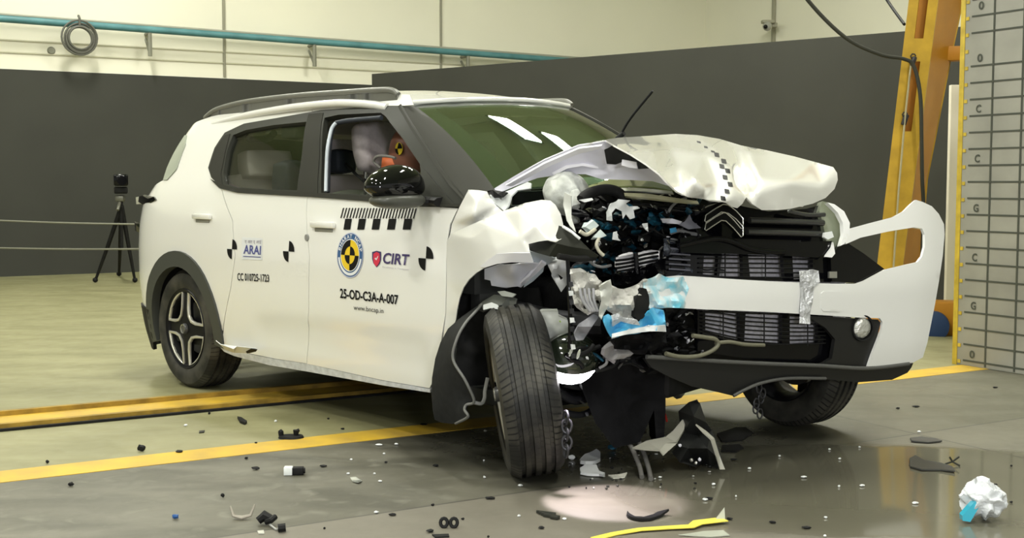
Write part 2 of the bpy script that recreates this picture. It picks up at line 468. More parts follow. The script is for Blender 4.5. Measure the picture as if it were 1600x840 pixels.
# black painted dado on the left wall
BLKW = mat('black_matt_screen', (.040, .041, .032), .75, noise=.15, nscale=1.2)
tag(wall('wall_black_dado', WL0-UD*9-VD*.03, corner-VD*.03, 0.0, 2.59, .028, BLKW, WL0+VD*5), kind='structure')
for i, px in enumerate((352, 689)):
    r = ray(px, 200); # where the ray meets the wall plane
    t = (WL0.dot(VD)-CAMP.dot(VD))/r.dot(VD); q = CAMP+r*t
    tag(box('trim_%d' % (i+1), (q.x-VD.x*.012, q.y-VD.y*.012, (2.6+CEIL)/2), (.035, .02, CEIL-2.62), mat('wall_joint_strip', (.30, .29, .22), .7), rot=rz(ROOM_ROT)), kind='structure')
r = ray(1211, 40); t = (corner.dot(UD)-CAMP.dot(UD))/r.dot(UD); q = CAMP+r*t; DOWNPIPE = q
tag(box('trim_3', (q.x-UD.x*.03, q.y-UD.y*.03, CEIL/2), (.05, .05, CEIL), mat('wall_conduit', (.33, .32, .24), .6), rot=rz(ROOM_ROT)), kind='structure')
for i, zz in enumerate((2.95, 2.80)):
    q = WL0+UD*2.0
    tag(box('trim_%d' % (4+i), (q.x-VD.x*.01, q.y-VD.y*.01, zz), (18, .014, .02), mat('wall_rib', (.52, .50, .37), .7), rot=rz(ROOM_ROT)), kind='structure')

# freestanding black screen
sa = Vector((-1.84, 16.1, 0)); sb = Vector((4.35, 11.05, 0))
w_ = wall('partition_screen', sa, sb, 0, 2.60, .08, BLKW, sa+Vector((2, 5, 0)))
tag(w_, 'long matt black partition screen standing behind the white car', 'screen')

# second yellow line and yellow rail
def floor_strip(name, p0, p1, w, h, m):
    p0 = Vector(p0); p1 = Vector(p1); d = (p1-p0).normalized(); c = (p0+p1)/2
    bm = bmesh.new(); bm_box(bm, (c.x, c.y, h/2), ((p1-p0).length, w, h), rz(math.atan2(d.y, d.x)))
    return from_bm(name, bm, m)
YP = mat('worn_yellow_floor_paint', (.62, .40, .035), .5, noise=.55, nscale=5, col2=(.46, .30, .05))
a = G(0, 745); a2 = G(0, 738); b = a+UD*12
lw = (G(0, 736)-G(0, 754)).dot(VD)
tag(floor_strip('floor_marking', a-UD*4, b, abs(lw), .002, YP), 'continuous yellow painted line on the floor running under the car front', 'floor marking')
a = G(0, 661); rw = abs((G(0, 649)-G(0, 673)).dot(VD))
root = empty('floor_rail', a, 'low yellow steel channel rail on the floor behind the rear wheel', 'rail')
c = UD*4.5
def rel(o, root): o.parent = root; return o
for (off, w, h, nm, mm) in ((0, rw*.80, .006, 'base_plate', YP), (rw*.42, .035, .03, 'flange', mat('dirty_yellow_edge', (.40, .25, .03), .6, noise=.5, nscale=9)), (-rw*.42, .035, .03, 'flange', MATS['dirty_yellow_edge']), (-rw*.52, .02, .012, 'gap_seal', BLKM)):
    bm = bmesh.new(); cc = VD*off-UD*.8
    bm_box(bm, (cc.x, cc.y, h/2+.001), (11, w, h), rz(ROOM_ROT)); from_bm(nm, bm, mm, root)

# ceiling lamps
for i, (x, y) in enumerate(LAMPS):
    root = empty('ceiling_lamp', (x, y, CEIL-.35), 'long rectangular ceiling lamp with white diffuser', 'lamp', 'ceiling lamps of the hall', (0, 0, ROOM_ROT+PI/2))
    bm = bmesh.new(); bm_box(bm, (0, 0, .06), (1.7, .5, .1), bev=.01); bm_tube(bm, [(-.6, 0, .1), (-.6, 0, .34)], .01); bm_tube(bm, [(.6, 0, .1), (.6, 0, .34)], .01)
    from_bm('housing', bm, TRIM, root)
    bm = bmesh.new(); bm_box(bm, (0, 0, 0), (1.6, .42, .02), bev=.004)
    from_bm('diffuser', bm, mat('lamp_diffuser', (.9, .9, .85), .4, emit=(1, .99, .88), estr=40), root)
    area_lamp('lamp_light', (x, y, CEIL-.40), 1.5, .4, LAMP_POWER*(.60 if 4 <= i <= 5 or 6 <= i <= 8 else 1.1), rot=(0, 0, ROOM_ROT+PI/2))
# ================================================================ BACKGROUND THINGS
def onwall(px, py, out=.0):                  # point on (or 'out' metres before) the left wall
    r = ray(px, py); t = ((WL0-VD*out).dot(VD)-CAMP.dot(VD))/r.dot(VD); return CAMP+r*t
PIPEM = mat('teal_blue_pipe_paint', (.10, .27, .29), .45, noise=.3, nscale=3)
p0 = onwall(0, 29, .22); p1 = onwall(862, 91, .22)
zz = p0.z
p0b = p0-UD*5; p1b = p0+UD*12.0
root = empty('pipe', p0, 'thin teal service pipe running high along the cream wall', 'pipe')
def kid(name, fn, root, m, ang=45):
    bm = bmesh.new(); fn(bm); o = from_bm(name, bm, m, root, ang); o.data.transform(Matrix.Translation(-root.location)); return o
def pline(t): q = p0+UD*t; q.z = zz+(-.012*t); return q
kid('main_pipe', lambda b: bm_tube(b, [pline(-5), pline(4), pline(10.5)], .045, 12), root, PIPEM)
kid('upper_conduit', lambda b: bm_tube(b, [pline(-5)+Vector((0, 0, .055)), pline(4)+Vector((0, 0, .05)), pline(11)+Vector((0, 0, .055))], .018, 8), root, mat('grey_conduit', (.30, .31, .25), .5))
for px in (234, 491, 731):
    r = ray(px, 60); t = ((WL0-VD*.22).dot(VD)-CAMP.dot(VD))/r.dot(VD); q = CAMP+r*t; tt = (q-p0).dot(UD); q = pline(tt)
    def br(b, q=q):
        bm_tube(b, [q+Vector((0, 0, -.04)), q+Vector((0, 0, -.34))], .028, 6)
        bm_tube(b, [q+Vector((0, 0, -.04)), q+VD*.22+Vector((0, 0, -.04))], .022, 6)
        bm_tube(b, [q+Vector((0, 0, -.32)), q+VD*.22+Vector((0, 0, -.1))], .016, 6)
    kid('bracket', br, root, mat('dull_bracket_grey', (.22, .22, .17), .6))
# hose coil
hc = onwall(125, 60, .30)
root = empty('hose_coil', hc, 'grey coil of hose hanging from the teal pipe', 'hose')
def coil(b):
    rnd = random.Random(3)
    for k in range(6):
        R_ = .155+.012*k*(1 if k % 2 else -.3); o = Vector((rnd.uniform(-.012, .012), rnd.uniform(-.03, .03), rnd.uniform(-.015, .015)))
        bm_tube(b, [hc+o+UD*math.cos(a)*R_+Vector((0, 0, math.sin(a)*R_)) for a in [2*PI*i/28 for i in range(28)]], .013, 6, True)
kid('coil', coil, root, mat('grey_hose', (.11, .11, .09), .6))
kid('hanging_strap', lambda b: bm_tube(b, [hc+Vector((0, 0, .14)), hc+Vector((0, 0, .25)), hc+Vector((0, 0, .29))+VD*.06], .016, 6), root, MATS['grey_hose'])
q = onwall(80, 79, .0)
o = lathe('wall_button', [(0, -.03), (.04, -.03), (.05, -.01), (.05, 0), (0, 0)], MATS['dull_bracket_grey'], None, 16); o.location = q; o.rotation_euler = (0, 0, ROOM_ROT)
tag(o, 'small round grey fitting on the cream wall left of the hose coil', 'fitting')
# security camera on wall conduit
q = DOWNPIPE; r = ray(1199, 41); t = (q.y-.3)/r.y; q = CAMP+r*t
root = empty('security_camera', q, 'small grey dome camera fixed beside the wall conduit high up', 'camera')
kid('mount', lambda b: (bm_box(b, q+Vector((.10, .12, .03)), (.14, .14, .07), bev=.01), bm_box(b, q+Vector((.02, .05, .075)), (.2, .12, .05), bev=.01)), root, MATS['wall_conduit'])
kid('dome', lambda b: bmesh.ops.create_icosphere(b, subdivisions=2, radius=.075, matrix=Matrix.Translation(q)), root, mat('grey_dome', (.35, .35, .30), .4))
kid('lens', lambda b: bmesh.ops.create_icosphere(b, subdivisions=2, radius=.035, matrix=Matrix.Translation(q+Vector((-.04, -.06, -.015)))), root, BLK)

# tripod with camera at the left
D0 = 14.2
tp = AT(190, 300, D0)
root = empty('tripod_camera', (tp.x, tp.y, 0), 'black film camera on a tripod before the dark wall, left of the car', 'tripod')
def T(px, py, dd=0): return AT(px, py, D0+dd)
def tkid(name, fn, m): return kid(name, fn, root, m)
tkid('camera_body', lambda b: (bm_box(b, T(189, 281), (.16, .24, .14), rz(.3), .02), bm_tube(b, [T(189, 281), T(191, 282, -.25)], .055, 14)), BLK)
tkid('hood', lambda b: bm_box(b, T(189, 297), (.15, .16, .08), rz(.3), .015), BLKM)
tkid('tripod_head', lambda b: (bm_box(b, T(188, 310), (.10, .10, .07), None, .02), bm_tube(b, [T(188, 312), T(184, 328, -.1)], .018, 8)), mat('grey_tripod_metal', (.16, .16, .13), .4, metal=.4))
tkid('centre_column', lambda b: bm_tube(b, [T(189, 305), T(190, 390)], .022, 8), BLKM)
def foot(px, py): return G(px, py)
for f in (foot(149, 441), foot(211, 441), G(186, 431)):
    tkid('leg', lambda b, f=f: bm_tube(b, [T(190, 322), T(190, 322)*.5+f*.5, f+Vector((0, 0, .02))], [.028, .024, .016], 8), BLKM)
    tkid('rubber_foot', lambda b, f=f: bmesh.ops.create_icosphere(b, subdivisions=1, radius=.035, matrix=Matrix.Translation(f+Vector((0, 0, .03)))), BLKM)
# two barrier ropes
for (y0, y1, nm, lab) in ((343, 349, 'barrier_rope', 'upper of two thin pale ropes strung before the dark wall'), (387, 386, 'barrier_rope', 'lower of two thin pale ropes strung before the dark wall')):
    A = AT(-60, y0-1, 13.6); B = AT(300, y1+2, 13.0); M_ = (A+B)/2+Vector((0, 0, -.015))
    tag(tube(nm, [A, M_, B], .010, mat('pale_rope', (.20, .20, .155), .7)), lab, 'rope')
# posts that carry the ropes: one outside the frame, one hidden behind the car
for px in (-60, 300):
    d = 13.6 if px < 0 else 13.0
    q = AT(px, 400, d); root = empty('rope_post', (q.x, q.y, 0), 'dark round post carrying the barrier ropes', 'post', 'rope posts')
    bm = bmesh.new(); bm_tube(bm, [(0, 0, 0), (0, 0, .86)], .025, 10); from_bm('pole', bm, BLKM, root)
    bm = bmesh.new(); bmesh.ops.create_cone(bm, segments=20, radius1=.16, radius2=.14, depth=.03, cap_ends=True, matrix=Matrix.Translation((0, 0, .016))); from_bm('base', bm, BLKM, root)

# ---------------------------------------------------------------- gantry crane leg
GD = 9.6
def gp(px, py, d=GD): return AT(px, py, d)
root = empty('gantry_crane', G(1390, 500), 'yellow and orange steel gantry crane leg standing behind the bumper', 'crane')
root.location.z = 0
def prism(b, quadA, quadB):
    va = [b.verts.new(p) for p in quadA]; vb = [b.verts.new(p) for p in quadB]; n = len(va)
    b.faces.new(va); b.faces.new(vb[::-1])
    for i in range(n): b.faces.new([va[i], vb[i], vb[(i+1) % n], va[(i+1) % n]])
def legframe(b, L0, R0, L1, R1, z0, z1, dep):
    A = [AT(*L0, GD), AT(*R0, GD), AT(*R1, GD), AT(*L1, GD)]
    prism(b, A, [p+Vector((0, dep, 0)) for p in A])
# edges of the yellow face: left (1424,-60)->(1361,500); right (1471,-60)->(1400,500)
def xl(y): return 1420+(1366-1420)*(y/450)
def xr(y): return 1466+(1406-1466)*(y/450)
YT = -260
def yface(b):
    # two flanges with battens between: an open box of channels
    def strip(f0, f1, ya, yb):
        q = [AT(xl(ya)+(xr(ya)-xl(ya))*f0, ya, GD), AT(xl(ya)+(xr(ya)-xl(ya))*f1, ya, GD), AT(xl(yb)+(xr(yb)-xl(yb))*f1, yb, GD), AT(xl(yb)+(xr(yb)-xl(yb))*f0, yb, GD)]
        prism(b, q, [p+Vector((.01, .018, 0)) for p in q])
    strip(0, .34, YT, 500); strip(.66, 1, YT, 500)
    for ya, yb in ((60, 96), (205, 420), (440, 500), (YT, -160)): strip(.34, .66, ya, yb)
kid('yellow_channel', yface, root, YEL)
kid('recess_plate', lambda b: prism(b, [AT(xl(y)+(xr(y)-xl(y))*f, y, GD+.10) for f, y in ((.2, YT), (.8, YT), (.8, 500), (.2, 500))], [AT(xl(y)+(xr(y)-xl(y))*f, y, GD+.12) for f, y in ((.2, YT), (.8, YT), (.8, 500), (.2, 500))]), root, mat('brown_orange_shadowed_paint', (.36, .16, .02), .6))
def oside(b):
    q = [AT(xr(YT), YT, GD+.01), AT(1530, YT, GD+.35), AT(1504, 0, GD+.35), AT(1483, 100, GD+.35), AT(1448, 280, GD+.35), AT(1436, 420, GD+.35), AT(1430, 500, GD+.35), AT(xr(500), 500, GD+.01)]
    prism(b, q, [p+Vector((-.02, .03, 0)) for p in q])
kid('orange_web', oside, root, ORG)
kid('far_flange', lambda b: prism(b, [AT(x, y, GD+.34) for x, y in ((1524, YT), (1532, YT), (1506, 0), (1485, 100), (1450, 280), (1438, 420), (1432, 500), (1422, 500), (1428, 420), (1440, 280), (1475, 100), (1496, 0))], [AT(x, y, GD+.42) for x, y in ((1524, YT), (1532, YT), (1506, 0), (1485, 100), (1450, 280), (1438, 420), (1432, 500), (1422, 500), (1428, 420), (1440, 280), (1475, 100), (1496, 0))]), root, YEL)
kid('cross_brace', lambda b: bm_box(b, (AT(1500, 84, GD+.3)), (.42, .12, .115), rz(-.2), .006), root, ORG)
ey = G(1460, 523)
def endb(b):
    c_ = AT(1455, 495, 9.5); bm_box(b, (c_.x, c_.y, c_.z), (1.0, .22, .26), rz(-.35), .01)
kid('end_carriage', endb, root, ORG)
wq = AT(1459, 509, 9.33)
def whl(b):
    bm_lathe(b, [(0, -.04), (.08, -.04), (.115, -.03), (.115, .03), (.08, .04), (0, .04)], 24); bmesh.ops.transform(b, matrix=Matrix.Translation(wq) @ Matrix.Rotation(-.35, 4, 'Z'), verts=b.verts)
kid('travel_wheel', whl, root, mat('blue_wheel_paint', (.02, .05, .14), .5))
kid('floor_rail', lambda b: bm_box(b, AT(1455, 526, 9.5), (1.3, .10, .06), rz(-.35), .004), root, DKMET)
for x, y, r_ in ((1414, 187, .04), (1427, 96, .035)):
    kid('hook_clip', lambda b: (bm_box(b, AT(x, y, GD-.03), (r_, .03, r_*2.2), Matrix.Rotation(.3, 3, 'Y'), .008), bm_tube(b, [AT(x, y-8, GD-.03)+Vector((.02*math.cos(k), 0, .02*math.sin(k))) for k in range(6)], .006, 6)), root, DKMET)
kid('pull_rope', lambda b: bm_tube(b, [AT(1424, 95, GD-.03), AT(1414, 185, GD-.04), AT(1404, 300, GD-.03), AT(1396, 420, GD-.03)], .008, 6), root, mat('pale_cord', (.4, .36, .22), .7))
# black cable from above over the crane and down
tag(tube('power_cable', [AT(1225, -60, 9.2), AT(1262, 0, 9.3), AT(1320, 58, 9.35), AT(1375, 85, 9.4), AT(1412, 92, 9.48), AT(1428, 104, 9.5), AT(1438, 150, 9.5), AT(1440, 220, 9.52), AT(1441, 280, 9.55), AT(1443, 330, 9.6), AT(1440, 420, 9.6), AT(1438, 503, 9.6)], .015, mat('olive_black_cable', (.035, .036, .028), .6)), 'thick black cable sagging from above and hanging down the yellow crane leg', 'cable')
tag(tube('stay_cable', [AT(1350, -60, 10.2), AT(1386, 0, 10.1), AT(1413, 38, GD+.02)], .012, BLKM), 'thin black cable running up from the top of the crane leg', 'cable')
# off-white strip added in place of the cream wall showing past the screen
o = box('wall_stand_in_strip', (0, 0, 0), (.34, .06, 2.0), mat('off_white_panel', (.66, .62, .50), .6), rot=None, bev=.004)
q = AT(1492, 200, 10.6); o.location = (q.x+.12, q.y, 1.02+.0); o.data.transform(Matrix.Translation((0, 0, 0)))
tag(o, 'off-white upright strip standing in for the cream wall between crane and gridded block', 'panel')
def smallbox(name, px, py, d, s, m, lab, cat):
    q = AT(px, py, d); o = box(name, (0, 0, 0), s, m, bev=.01); o.location = q; return tag(o, lab, cat)

# ---------------------------------------------------------------- gridded crash block
BC = G(1489, 568); BC.z = 0
BH = 2.9; ROW = .1045; COLW = .215
root = empty('crash_barrier_block', BC, 'tall grey concrete block painted with a black grid and yellow edge', 'barrier', None, (0, 0, math.atan2(-.865, .502)))
BLKC = mat('grey_painted_block', (.34, .335, .29), .65, noise=.22, nscale=3)
bm = bmesh.new(); bm_box(bm, (1.6, .6, BH/2), (3.2, 1.2, BH), bev=.008)
from_bm('block', bm, BLKC, root)
GL = mat('black_grid_paint', (.06, .065, .05), .6)
bm = bmesh.new()
k = 0
while .035+k*ROW < BH:
    if k != 19: bm_box(bm, (1.6+.03, -.0015, .035+k*ROW), (3.1, .004, .011))
    k += 1
x = .25
while x < 3.1: bm_box(bm, (x, -.0017, BH/2), (.012, .0045, BH-.02)); x += COLW
from_bm('grid_paint', bm, GL, root)
bm = bmesh.new(); bm_box(bm, (.014, -.002, BH/2), (.034, .006, BH), bev=.002)
for k in range(27): bm_box(bm, (.048, -.0025, .035+k*ROW-.01), (.022, .006, .022), rz(0))
bm_box(bm, (-.002, .04, BH/2), (.006, .09, BH), bev=.002)
from_bm('yellow_edge', bm, mat('yellow_edge_paint', (.62, .45, .05), .5, noise=.3, nscale=12), root)
def text_mesh(body, size=1, bold=.0, spacing=1.0):
    cu = bpy.data.curves.new('txt', 'FONT'); cu.body = body; cu.size = size; cu.offset = bold; cu.space_character = spacing; cu.resolution_u = 3
    o = bpy.data.objects.new('txt', cu); COL.objects.link(o); bpy.context.view_layer.update()
    me = bpy.data.meshes.new_from_object(o.evaluated_get(bpy.context.evaluated_depsgraph_get()))
    bpy.data.objects.remove(o); return me
def fit_text(body, w, h, bold=0, spacing=1.0):
    me = text_mesh(body, 1, bold, spacing); co = [v.co for v in me.vertices]
    x0, x1 = min(c.x for c in co), max(c.x for c in co); y0, y1 = min(c.y for c in co), max(c.y for c in co)
    for v in me.vertices: v.co = Vector(((v.co.x-x0)/(x1-x0)*w, (v.co.y-y0)/(y1-y0)*h, 0))
    return me
for ch, py in (('0', 15), ('0', 94), ('C', 171), ('C', 247), ('G', 323), ('C', 399), ('G', 474), ('0', 550)):
    z = CH+(285-py)/FPX*7.85
    me = fit_text(ch, .040, .052, .03)
    me.transform(Matrix.Translation((.13, -.004, z-.031)) @ Matrix.Rotation(PI/2, 4, 'X'))
    link('block_letter', me, GL, root)
# floodlight added out of view behind the camera, for the fill on the front
FL = Vector((.9, -1.3, 0))
root = empty('floodlight', FL, 'unseen floodlight on a stand, added to light the crushed front of the car', 'lamp', None, (0, 0, 0))
bm = bmesh.new(); bm_tube(bm, [(0, 0, .5), (0, 0, 1.4)], .02, 10); from_bm('pole', bm, BLKM, root)
for k in range(3):
    a_ = 2*PI*k/3; bm = bmesh.new(); bm_tube(bm, [(0, 0, .7), (.5*math.cos(a_), .5*math.sin(a_), .012)], .014, 8); from_bm('leg', bm, BLKM, root)
bm = bmesh.new(); bm_box(bm, (0, -.05, 1.55), (.62, .10, .42), None, .02); from_bm('lamp_housing', bm, TRIM, root)
fl = area_lamp('added_fill_light', FL+Vector((-.0, .05, 1.55)), .55, .36, 88, (.95, .97, 1))
fl.rotation_euler = (Vector((.6, 5.6, .7))-fl.location).to_track_quat('-Z', 'Y').to_euler()
# ================================================================ CAR
car = empty('car', CARO, 'white compact suv with a crushed front corner and test stickers on its doors', 'car', None, (0, 0, YAW))
def D(px, py): return hit(px, py)
# ---- flank panels
flank('quarter_panel', H((284, 208), (300, 194), (330, 182), (380, 171), (430, 163), (487, 157), (487, 178), (440, 184), (382, 194), (352, 208), (336, 232), (326, 262), (331, 277), (345, 290), (352, 318), (363, 345), (367, 400), (360, 450), (350, 500), (345, 532)) +
      [(.44*math.cos(math.radians(a_)), .33+.44*math.sin(math.radians(a_))) for a_ in range(4, 180, 11)]+[(-.44, .36), (-.55, .36), SU(1.3, .36), SU(1.3, .80), SU(1.3, 1.05), SU(1.15, 1.06)] + H((262, 278), (275, 262), (288, 228), (292, 212)) + [SU(1.15, 1.5)], WHITE, car, step=.04)
flank('rear_door', H((346, 292), (372, 298), (425, 302), (480.2, 305), (483.2, 400), (482.2, 480), (479.2, 567.5), (430, 560), (390, 552), (347, 540), (351, 500), (361, 450), (368, 400), (364, 344), (353, 316)), WHITE, car, step=.035)
flank('front_door', H((481, 305), (540, 308), (600, 313), (660, 320), (716, 325), (703, 350), (698, 385), (697, 440), (696, 490), (688, 540), (674, 600), (671, 606), (600, 594), (540, 581), (480, 568), (483, 480), (484, 400)), WHITE, car, step=.035)
flank('roof_side', H((488, 157), (560, 150), (622, 147), (640, 148), (646, 164), (606, 166), (560, 169), (502, 173), (488, 177)), WHITE, car, step=.04)
flank('seam_backing', H((340, 296), (352, 296), (372, 345), (374, 400), (366, 450), (356, 510), (348, 536), (344, 530), (352, 450), (358, 400), (356, 345)), mat('seam_grey', (.40, .39, .36), .5), car, step=.05, off=-.012, thick=.003)
flank('seam_backing', H((472, 310), (490, 310), (492, 400), (488, 560), (472, 560)), MATS['seam_grey'], car, step=.05, off=-.012, thick=.003)
# sills
flank('rocker_panel', H((343, 541), (390, 553), (430, 561), (479, 568), (540, 582), (600, 595), (672, 608), (672, 613), (600, 602), (540, 591), (479, 580), (420, 570), (366, 556), (350, 549)), mat('scuffed_sill_paint', (.62, .64, .66), .4, noise=.25, nscale=30), car, step=.05, thick=.03)
sheet('rocker_tear', [(337, 532, -.93), (345, 538, -.93), (370, 541, -.93), (400, 544, -.92), (392, 552, -.90), (366, 551, -.89), (352, 546, -.90)], SCRAPW, car, mode='facet', inner=[(365, 545, -.95)])
sheet('tear_shadow_slot', [(384, 549, -.91), (392, 545, -.93), (402, 546, -.92), (400, 549, -.91), (386, 552, -.90)], BLKM, car, mode='facet')
# gauges: black window surround with holes, pillar films, quarter applique
DLO = H((326, 262), (336, 231), (352, 207), (382, 193), (440, 183), (502, 172), (560, 168), (606, 165), (630, 165), (650, 200), (680, 245), (712, 290), (742, 321), (716, 325), (660, 321), (600, 313), (480, 304), (372, 298), (345, 291), (331, 277))
REARW = H((365, 211), (385, 203), (430, 195), (481, 190), (474, 245), (465, 297), (420, 296), (372, 293), (352, 286), (350, 270), (356, 235))
FRONTW = H((508, 184), (530, 179), (596, 176), (604, 182), (630, 216), (657, 256), (659, 272), (655, 306), (600, 305), (503, 301), (504, 250))
flank('window_surround', DLO, TRIM, car, holes=[REARW, FRONTW], step=.04, thick=.03, off=.004)
flank('pillar_cover', H((484, 178), (507, 176), (501, 240), (498, 303), (466, 300), (474, 240)), PILLAR, car, step=.05, thick=.004, off=.008)
flank('corner_applique', H((329, 262), (338, 233), (353, 211), (361, 209), (353, 240), (347, 270), (349, 288), (340, 284), (333, 276)), PILLAR, car, step=.04, thick=.004, off=.008)
flank('window_sill_trim', H((331, 279), (345, 293), (372, 300), (480, 306), (600, 315), (660, 322), (742, 323), (740, 318), (662, 316), (600, 308), (480, 300), (372, 294), (347, 287)), PILLAR, car, step=.05, thick=.01, off=.012)
flank('mirror_triangle', H((662, 262), (668, 266), (712, 318), (700, 322), (660, 318)), TRIM, car, step=.05, thick=.01, off=.012)
SG = glassmat('side_glass', (.88, .90, .86), .02, .03)
flank('window_glass', REARW, SG, car, step=.06, thick=.004, off=-.018)
# mirrored far side
def mirror_copy(names):
    for n in names:
        o = [c for c in car.children if c.name.split('.')[0] == n][0]
        me = o.data.copy(); me.transform(Matrix.Diagonal((1, -.93, 1, 1))); me.flip_normals()
        link(n, me, None, car)
mirror_copy(['quarter_panel', 'rear_door', 'front_door', 'window_surround', 'rocker_panel', 'window_glass', 'corner_applique', 'pillar_cover'])
FG = glassmat('far_side_glass', (.88, .90, .86), .02, .03)
o = flank('window_glass', FRONTW, FG, car, step=.06, thick=.004, off=-.018, mirror=True)
# hatch
def shell(name, outline, m, off=0.0, thick=.006, step=.05, both=True, ang=40):
    v, f = tri2d(outline, (), step); out = []
    p = [side(s, z, off) for s, z in v]
    o = skin(name, p, f, m, car, thick, Vector((-3, -1, 1)), ang)
    return o
for sg in (1, -1):
    o = shell('tailgate' if sg == 1 else 'tailgate', [SU(1.3, .36), SU(1.9, .36), SU(1.9, 1.06), SU(1.3, 1.05)], WHITE)
    if sg == -1: o.data.transform(Matrix.Diagonal((1, -1, 1, 1))); o.data.flip_normals()
    o = shell('rear_window', [SU(1.16, 1.07), SU(1.9, 1.07), SU(1.9, 1.50), SU(1.16, 1.50)], mat('dark_rear_glass', (.05, .06, .05), .08, coat=.5), -.004)
    if sg == -1: o.data.transform(Matrix.Diagonal((1, -1, 1, 1))); o.data.flip_normals()
    o = shell('rear_bumper', [(-.40, .42), SU(.8, .44), SU(1.3, .44), SU(1.9, .44), SU(1.9, .17), (-.46, .17), (-.42, .25)], BLKM, .012, .02)
    if sg == -1: o.data.transform(Matrix.Diagonal((1, -1, 1, 1))); o.data.flip_normals()
flank('rear_window_edge', H((293, 211), (291, 226), (277, 264), (262, 281), (256, 281), (262, 262), (278, 228), (286, 211)), mat('pale_glass_edge', (.30, .33, .27), .25), car, step=.04, thick=.004, off=.006)
sheet('tail_light', [(217, 307, -.80), (226, 304, -.82), (240, 307, -.86), (243, 312, -.87), (236, 317, -.86), (222, 319, -.82), (216, 315, -.80)], BLK, car, thick=.03, step=5, mode='facet', inner=[(230, 311, -.87)])
sheet('tail_light_lens', [(212, 308, -.78), (221, 306, -.80), (221, 318, -.80), (213, 319, -.78)], mat('pale_lens', (.5, .5, .42), .2), car, thick=.02, mode='facet')
sheet('reflector', [(210, 346, -.80), (218, 348, -.82), (222, 358, -.83), (219, 364, -.83), (211, 360, -.80)], BLK, car, thick=.02, mode='facet', inner=[(215, 354, -.84)])
# wheel arch cladding
def arch(name, cx, cz, r0, r1, a0, a1, m, off, mirror=False, n=26):
    o_ = [(cx+r1*math.cos(a0+(a1-a0)*i/n), cz+r1*math.sin(a0+(a1-a0)*i/n)) for i in range(n+1)]
    i_ = [(cx+r0*math.cos(a0+(a1-a0)*i/n), cz+r0*math.sin(a0+(a1-a0)*i/n)) for i in range(n, -1, -1)]
    o_[0] = (o_[0][0], o_[0][1])
    return flank(name, o_+i_, m, car, step=.04, thick=.05, off=off, mirror=mirror)
ARCH = mat('dark_green_grey_cladding', (.045, .048, .042), .5)
for mi in (False, True): arch('arch_cladding', 0, .33, .372, .462, -.12, PI+.25, ARCH, .012, mi)
# wheel well liner
for y0 in (-.86, .60):
    bm = bmesh.new(); n = 24
    A = [(.42*math.cos(PI*i/n), .34+.42*math.sin(PI*i/n)) for i in range(n+1)]
    for i in range(n):
        bm.faces.new([bm.verts.new((x_, y_, z_)) for (x_, z_), y_ in ((A[i], y0), (A[i+1], y0), (A[i+1], y0+.27), (A[i], y0+.27))])
    bmesh.ops.remove_doubles(bm, verts=bm.verts, dist=1e-5)
    yb = y0+.27 if y0 < 0 else y0
    bm.faces.new([bm.verts.new((x_, yb, z_)) for x_, z_ in A])
    from_bm('wheel_well', bm, BLKM, car)
# roof
def roofz(x, y):
    k = [(-.6, 1.44), (-.5, 1.495), (-.2, 1.575), (.2, 1.625), (.6, 1.65), (1.0, 1.662), (1.4, 1.655), (1.65, 1.62), (1.9, 1.57)]
    z = (lerp_knots(k, x-.15)+lerp_knots(k, x)+lerp_knots(k, x+.15))/3
    return z+.012-.072*(abs(y)/.62)**2.6
RO = [(-.50, -.50), (-.2, -.60), (.3, -.635), (1.0, -.645), (1.55, -.64), (1.72, -.60), (1.80, -.35), (1.83, 0), (1.80, .30), (1.72, .53), (1.55, .58), (1.0, .595), (.3, .60), (-.2, .58), (-.50, .49), (-.56, 0)]
v, f = tri2d(RO, (), .09)
skin('roof', [Vector((x, y, roofz(x, y))) for x, y in v], f, WHITE, car, .012, Vector((0, 0, 9)))
skin('headliner', [Vector((x*.97, y*.97, roofz(x, y)-.035)) for x, y in v], f, mat('grey_headliner', (.30, .30, .26), .9), car, .01, Vector((0, 0, -9)))
# cant rail joining roof and flank
for sg in (-1, 1):
    pts = [Vector((x, sg*min(.655, WZ(1.55)+.0)*(.93 if sg > 0 else 1), roofz(x, .64)-.012)) for x in [-.25+.1*i for i in range(20)]]
    bm = bmesh.new(); bm_tube(bm, pts, .022, 8); from_bm('cant_rail', bm, WHITE, car, 60)
# roof rails
RAILM = mat('grey_roof_rail', (.15, .15, .13), .35)
rp = [(321, 184), (333, 174), (350, 167), (385, 159), (430, 153), (480, 148), (540, 144), (585, 141), (612, 141), (622, 148)]
for sg in (-1, 1):
    pts = []
    for x, y in rp:
        q = P(x, y, -.615); pts.append(Vector((q.x, sg*.615*(.92 if sg > 0 else 1), q.z)))
    bm = bmesh.new(); bm_tube(bm, curve_pts(pts, 4), .015, 10)
    for v_ in bm.verts: v_.co.z -= .0
    o = from_bm('roof_rail', bm, RAILM, car, 60)
    bm = bmesh.new()
    fp = curve_pts(pts, 4)
    for a_, b_ in zip(fp, fp[1:]):
        za = roofz(a_.x, .6)-.01; zb = roofz(b_.x, .6)-.01
        prism(bm, [a_+Vector((0, -.006, 0)), b_+Vector((0, -.006, 0)), Vector((b_.x, b_.y-.006, min(zb, b_.z))), Vector((a_.x, a_.y-.006, min(za, a_.z)))], [a_+Vector((0, .006, 0)), b_+Vector((0, .006, 0)), Vector((b_.x, b_.y+.006, min(zb, b_.z))), Vector((a_.x, a_.y+.006, min(za, a_.z)))])
    bmesh.ops.remove_doubles(bm, verts=bm.verts, dist=1e-4)
    from_bm('rail_web', bm, mat('dull_rail_web', (.12, .12, .10), .45), o, 60)
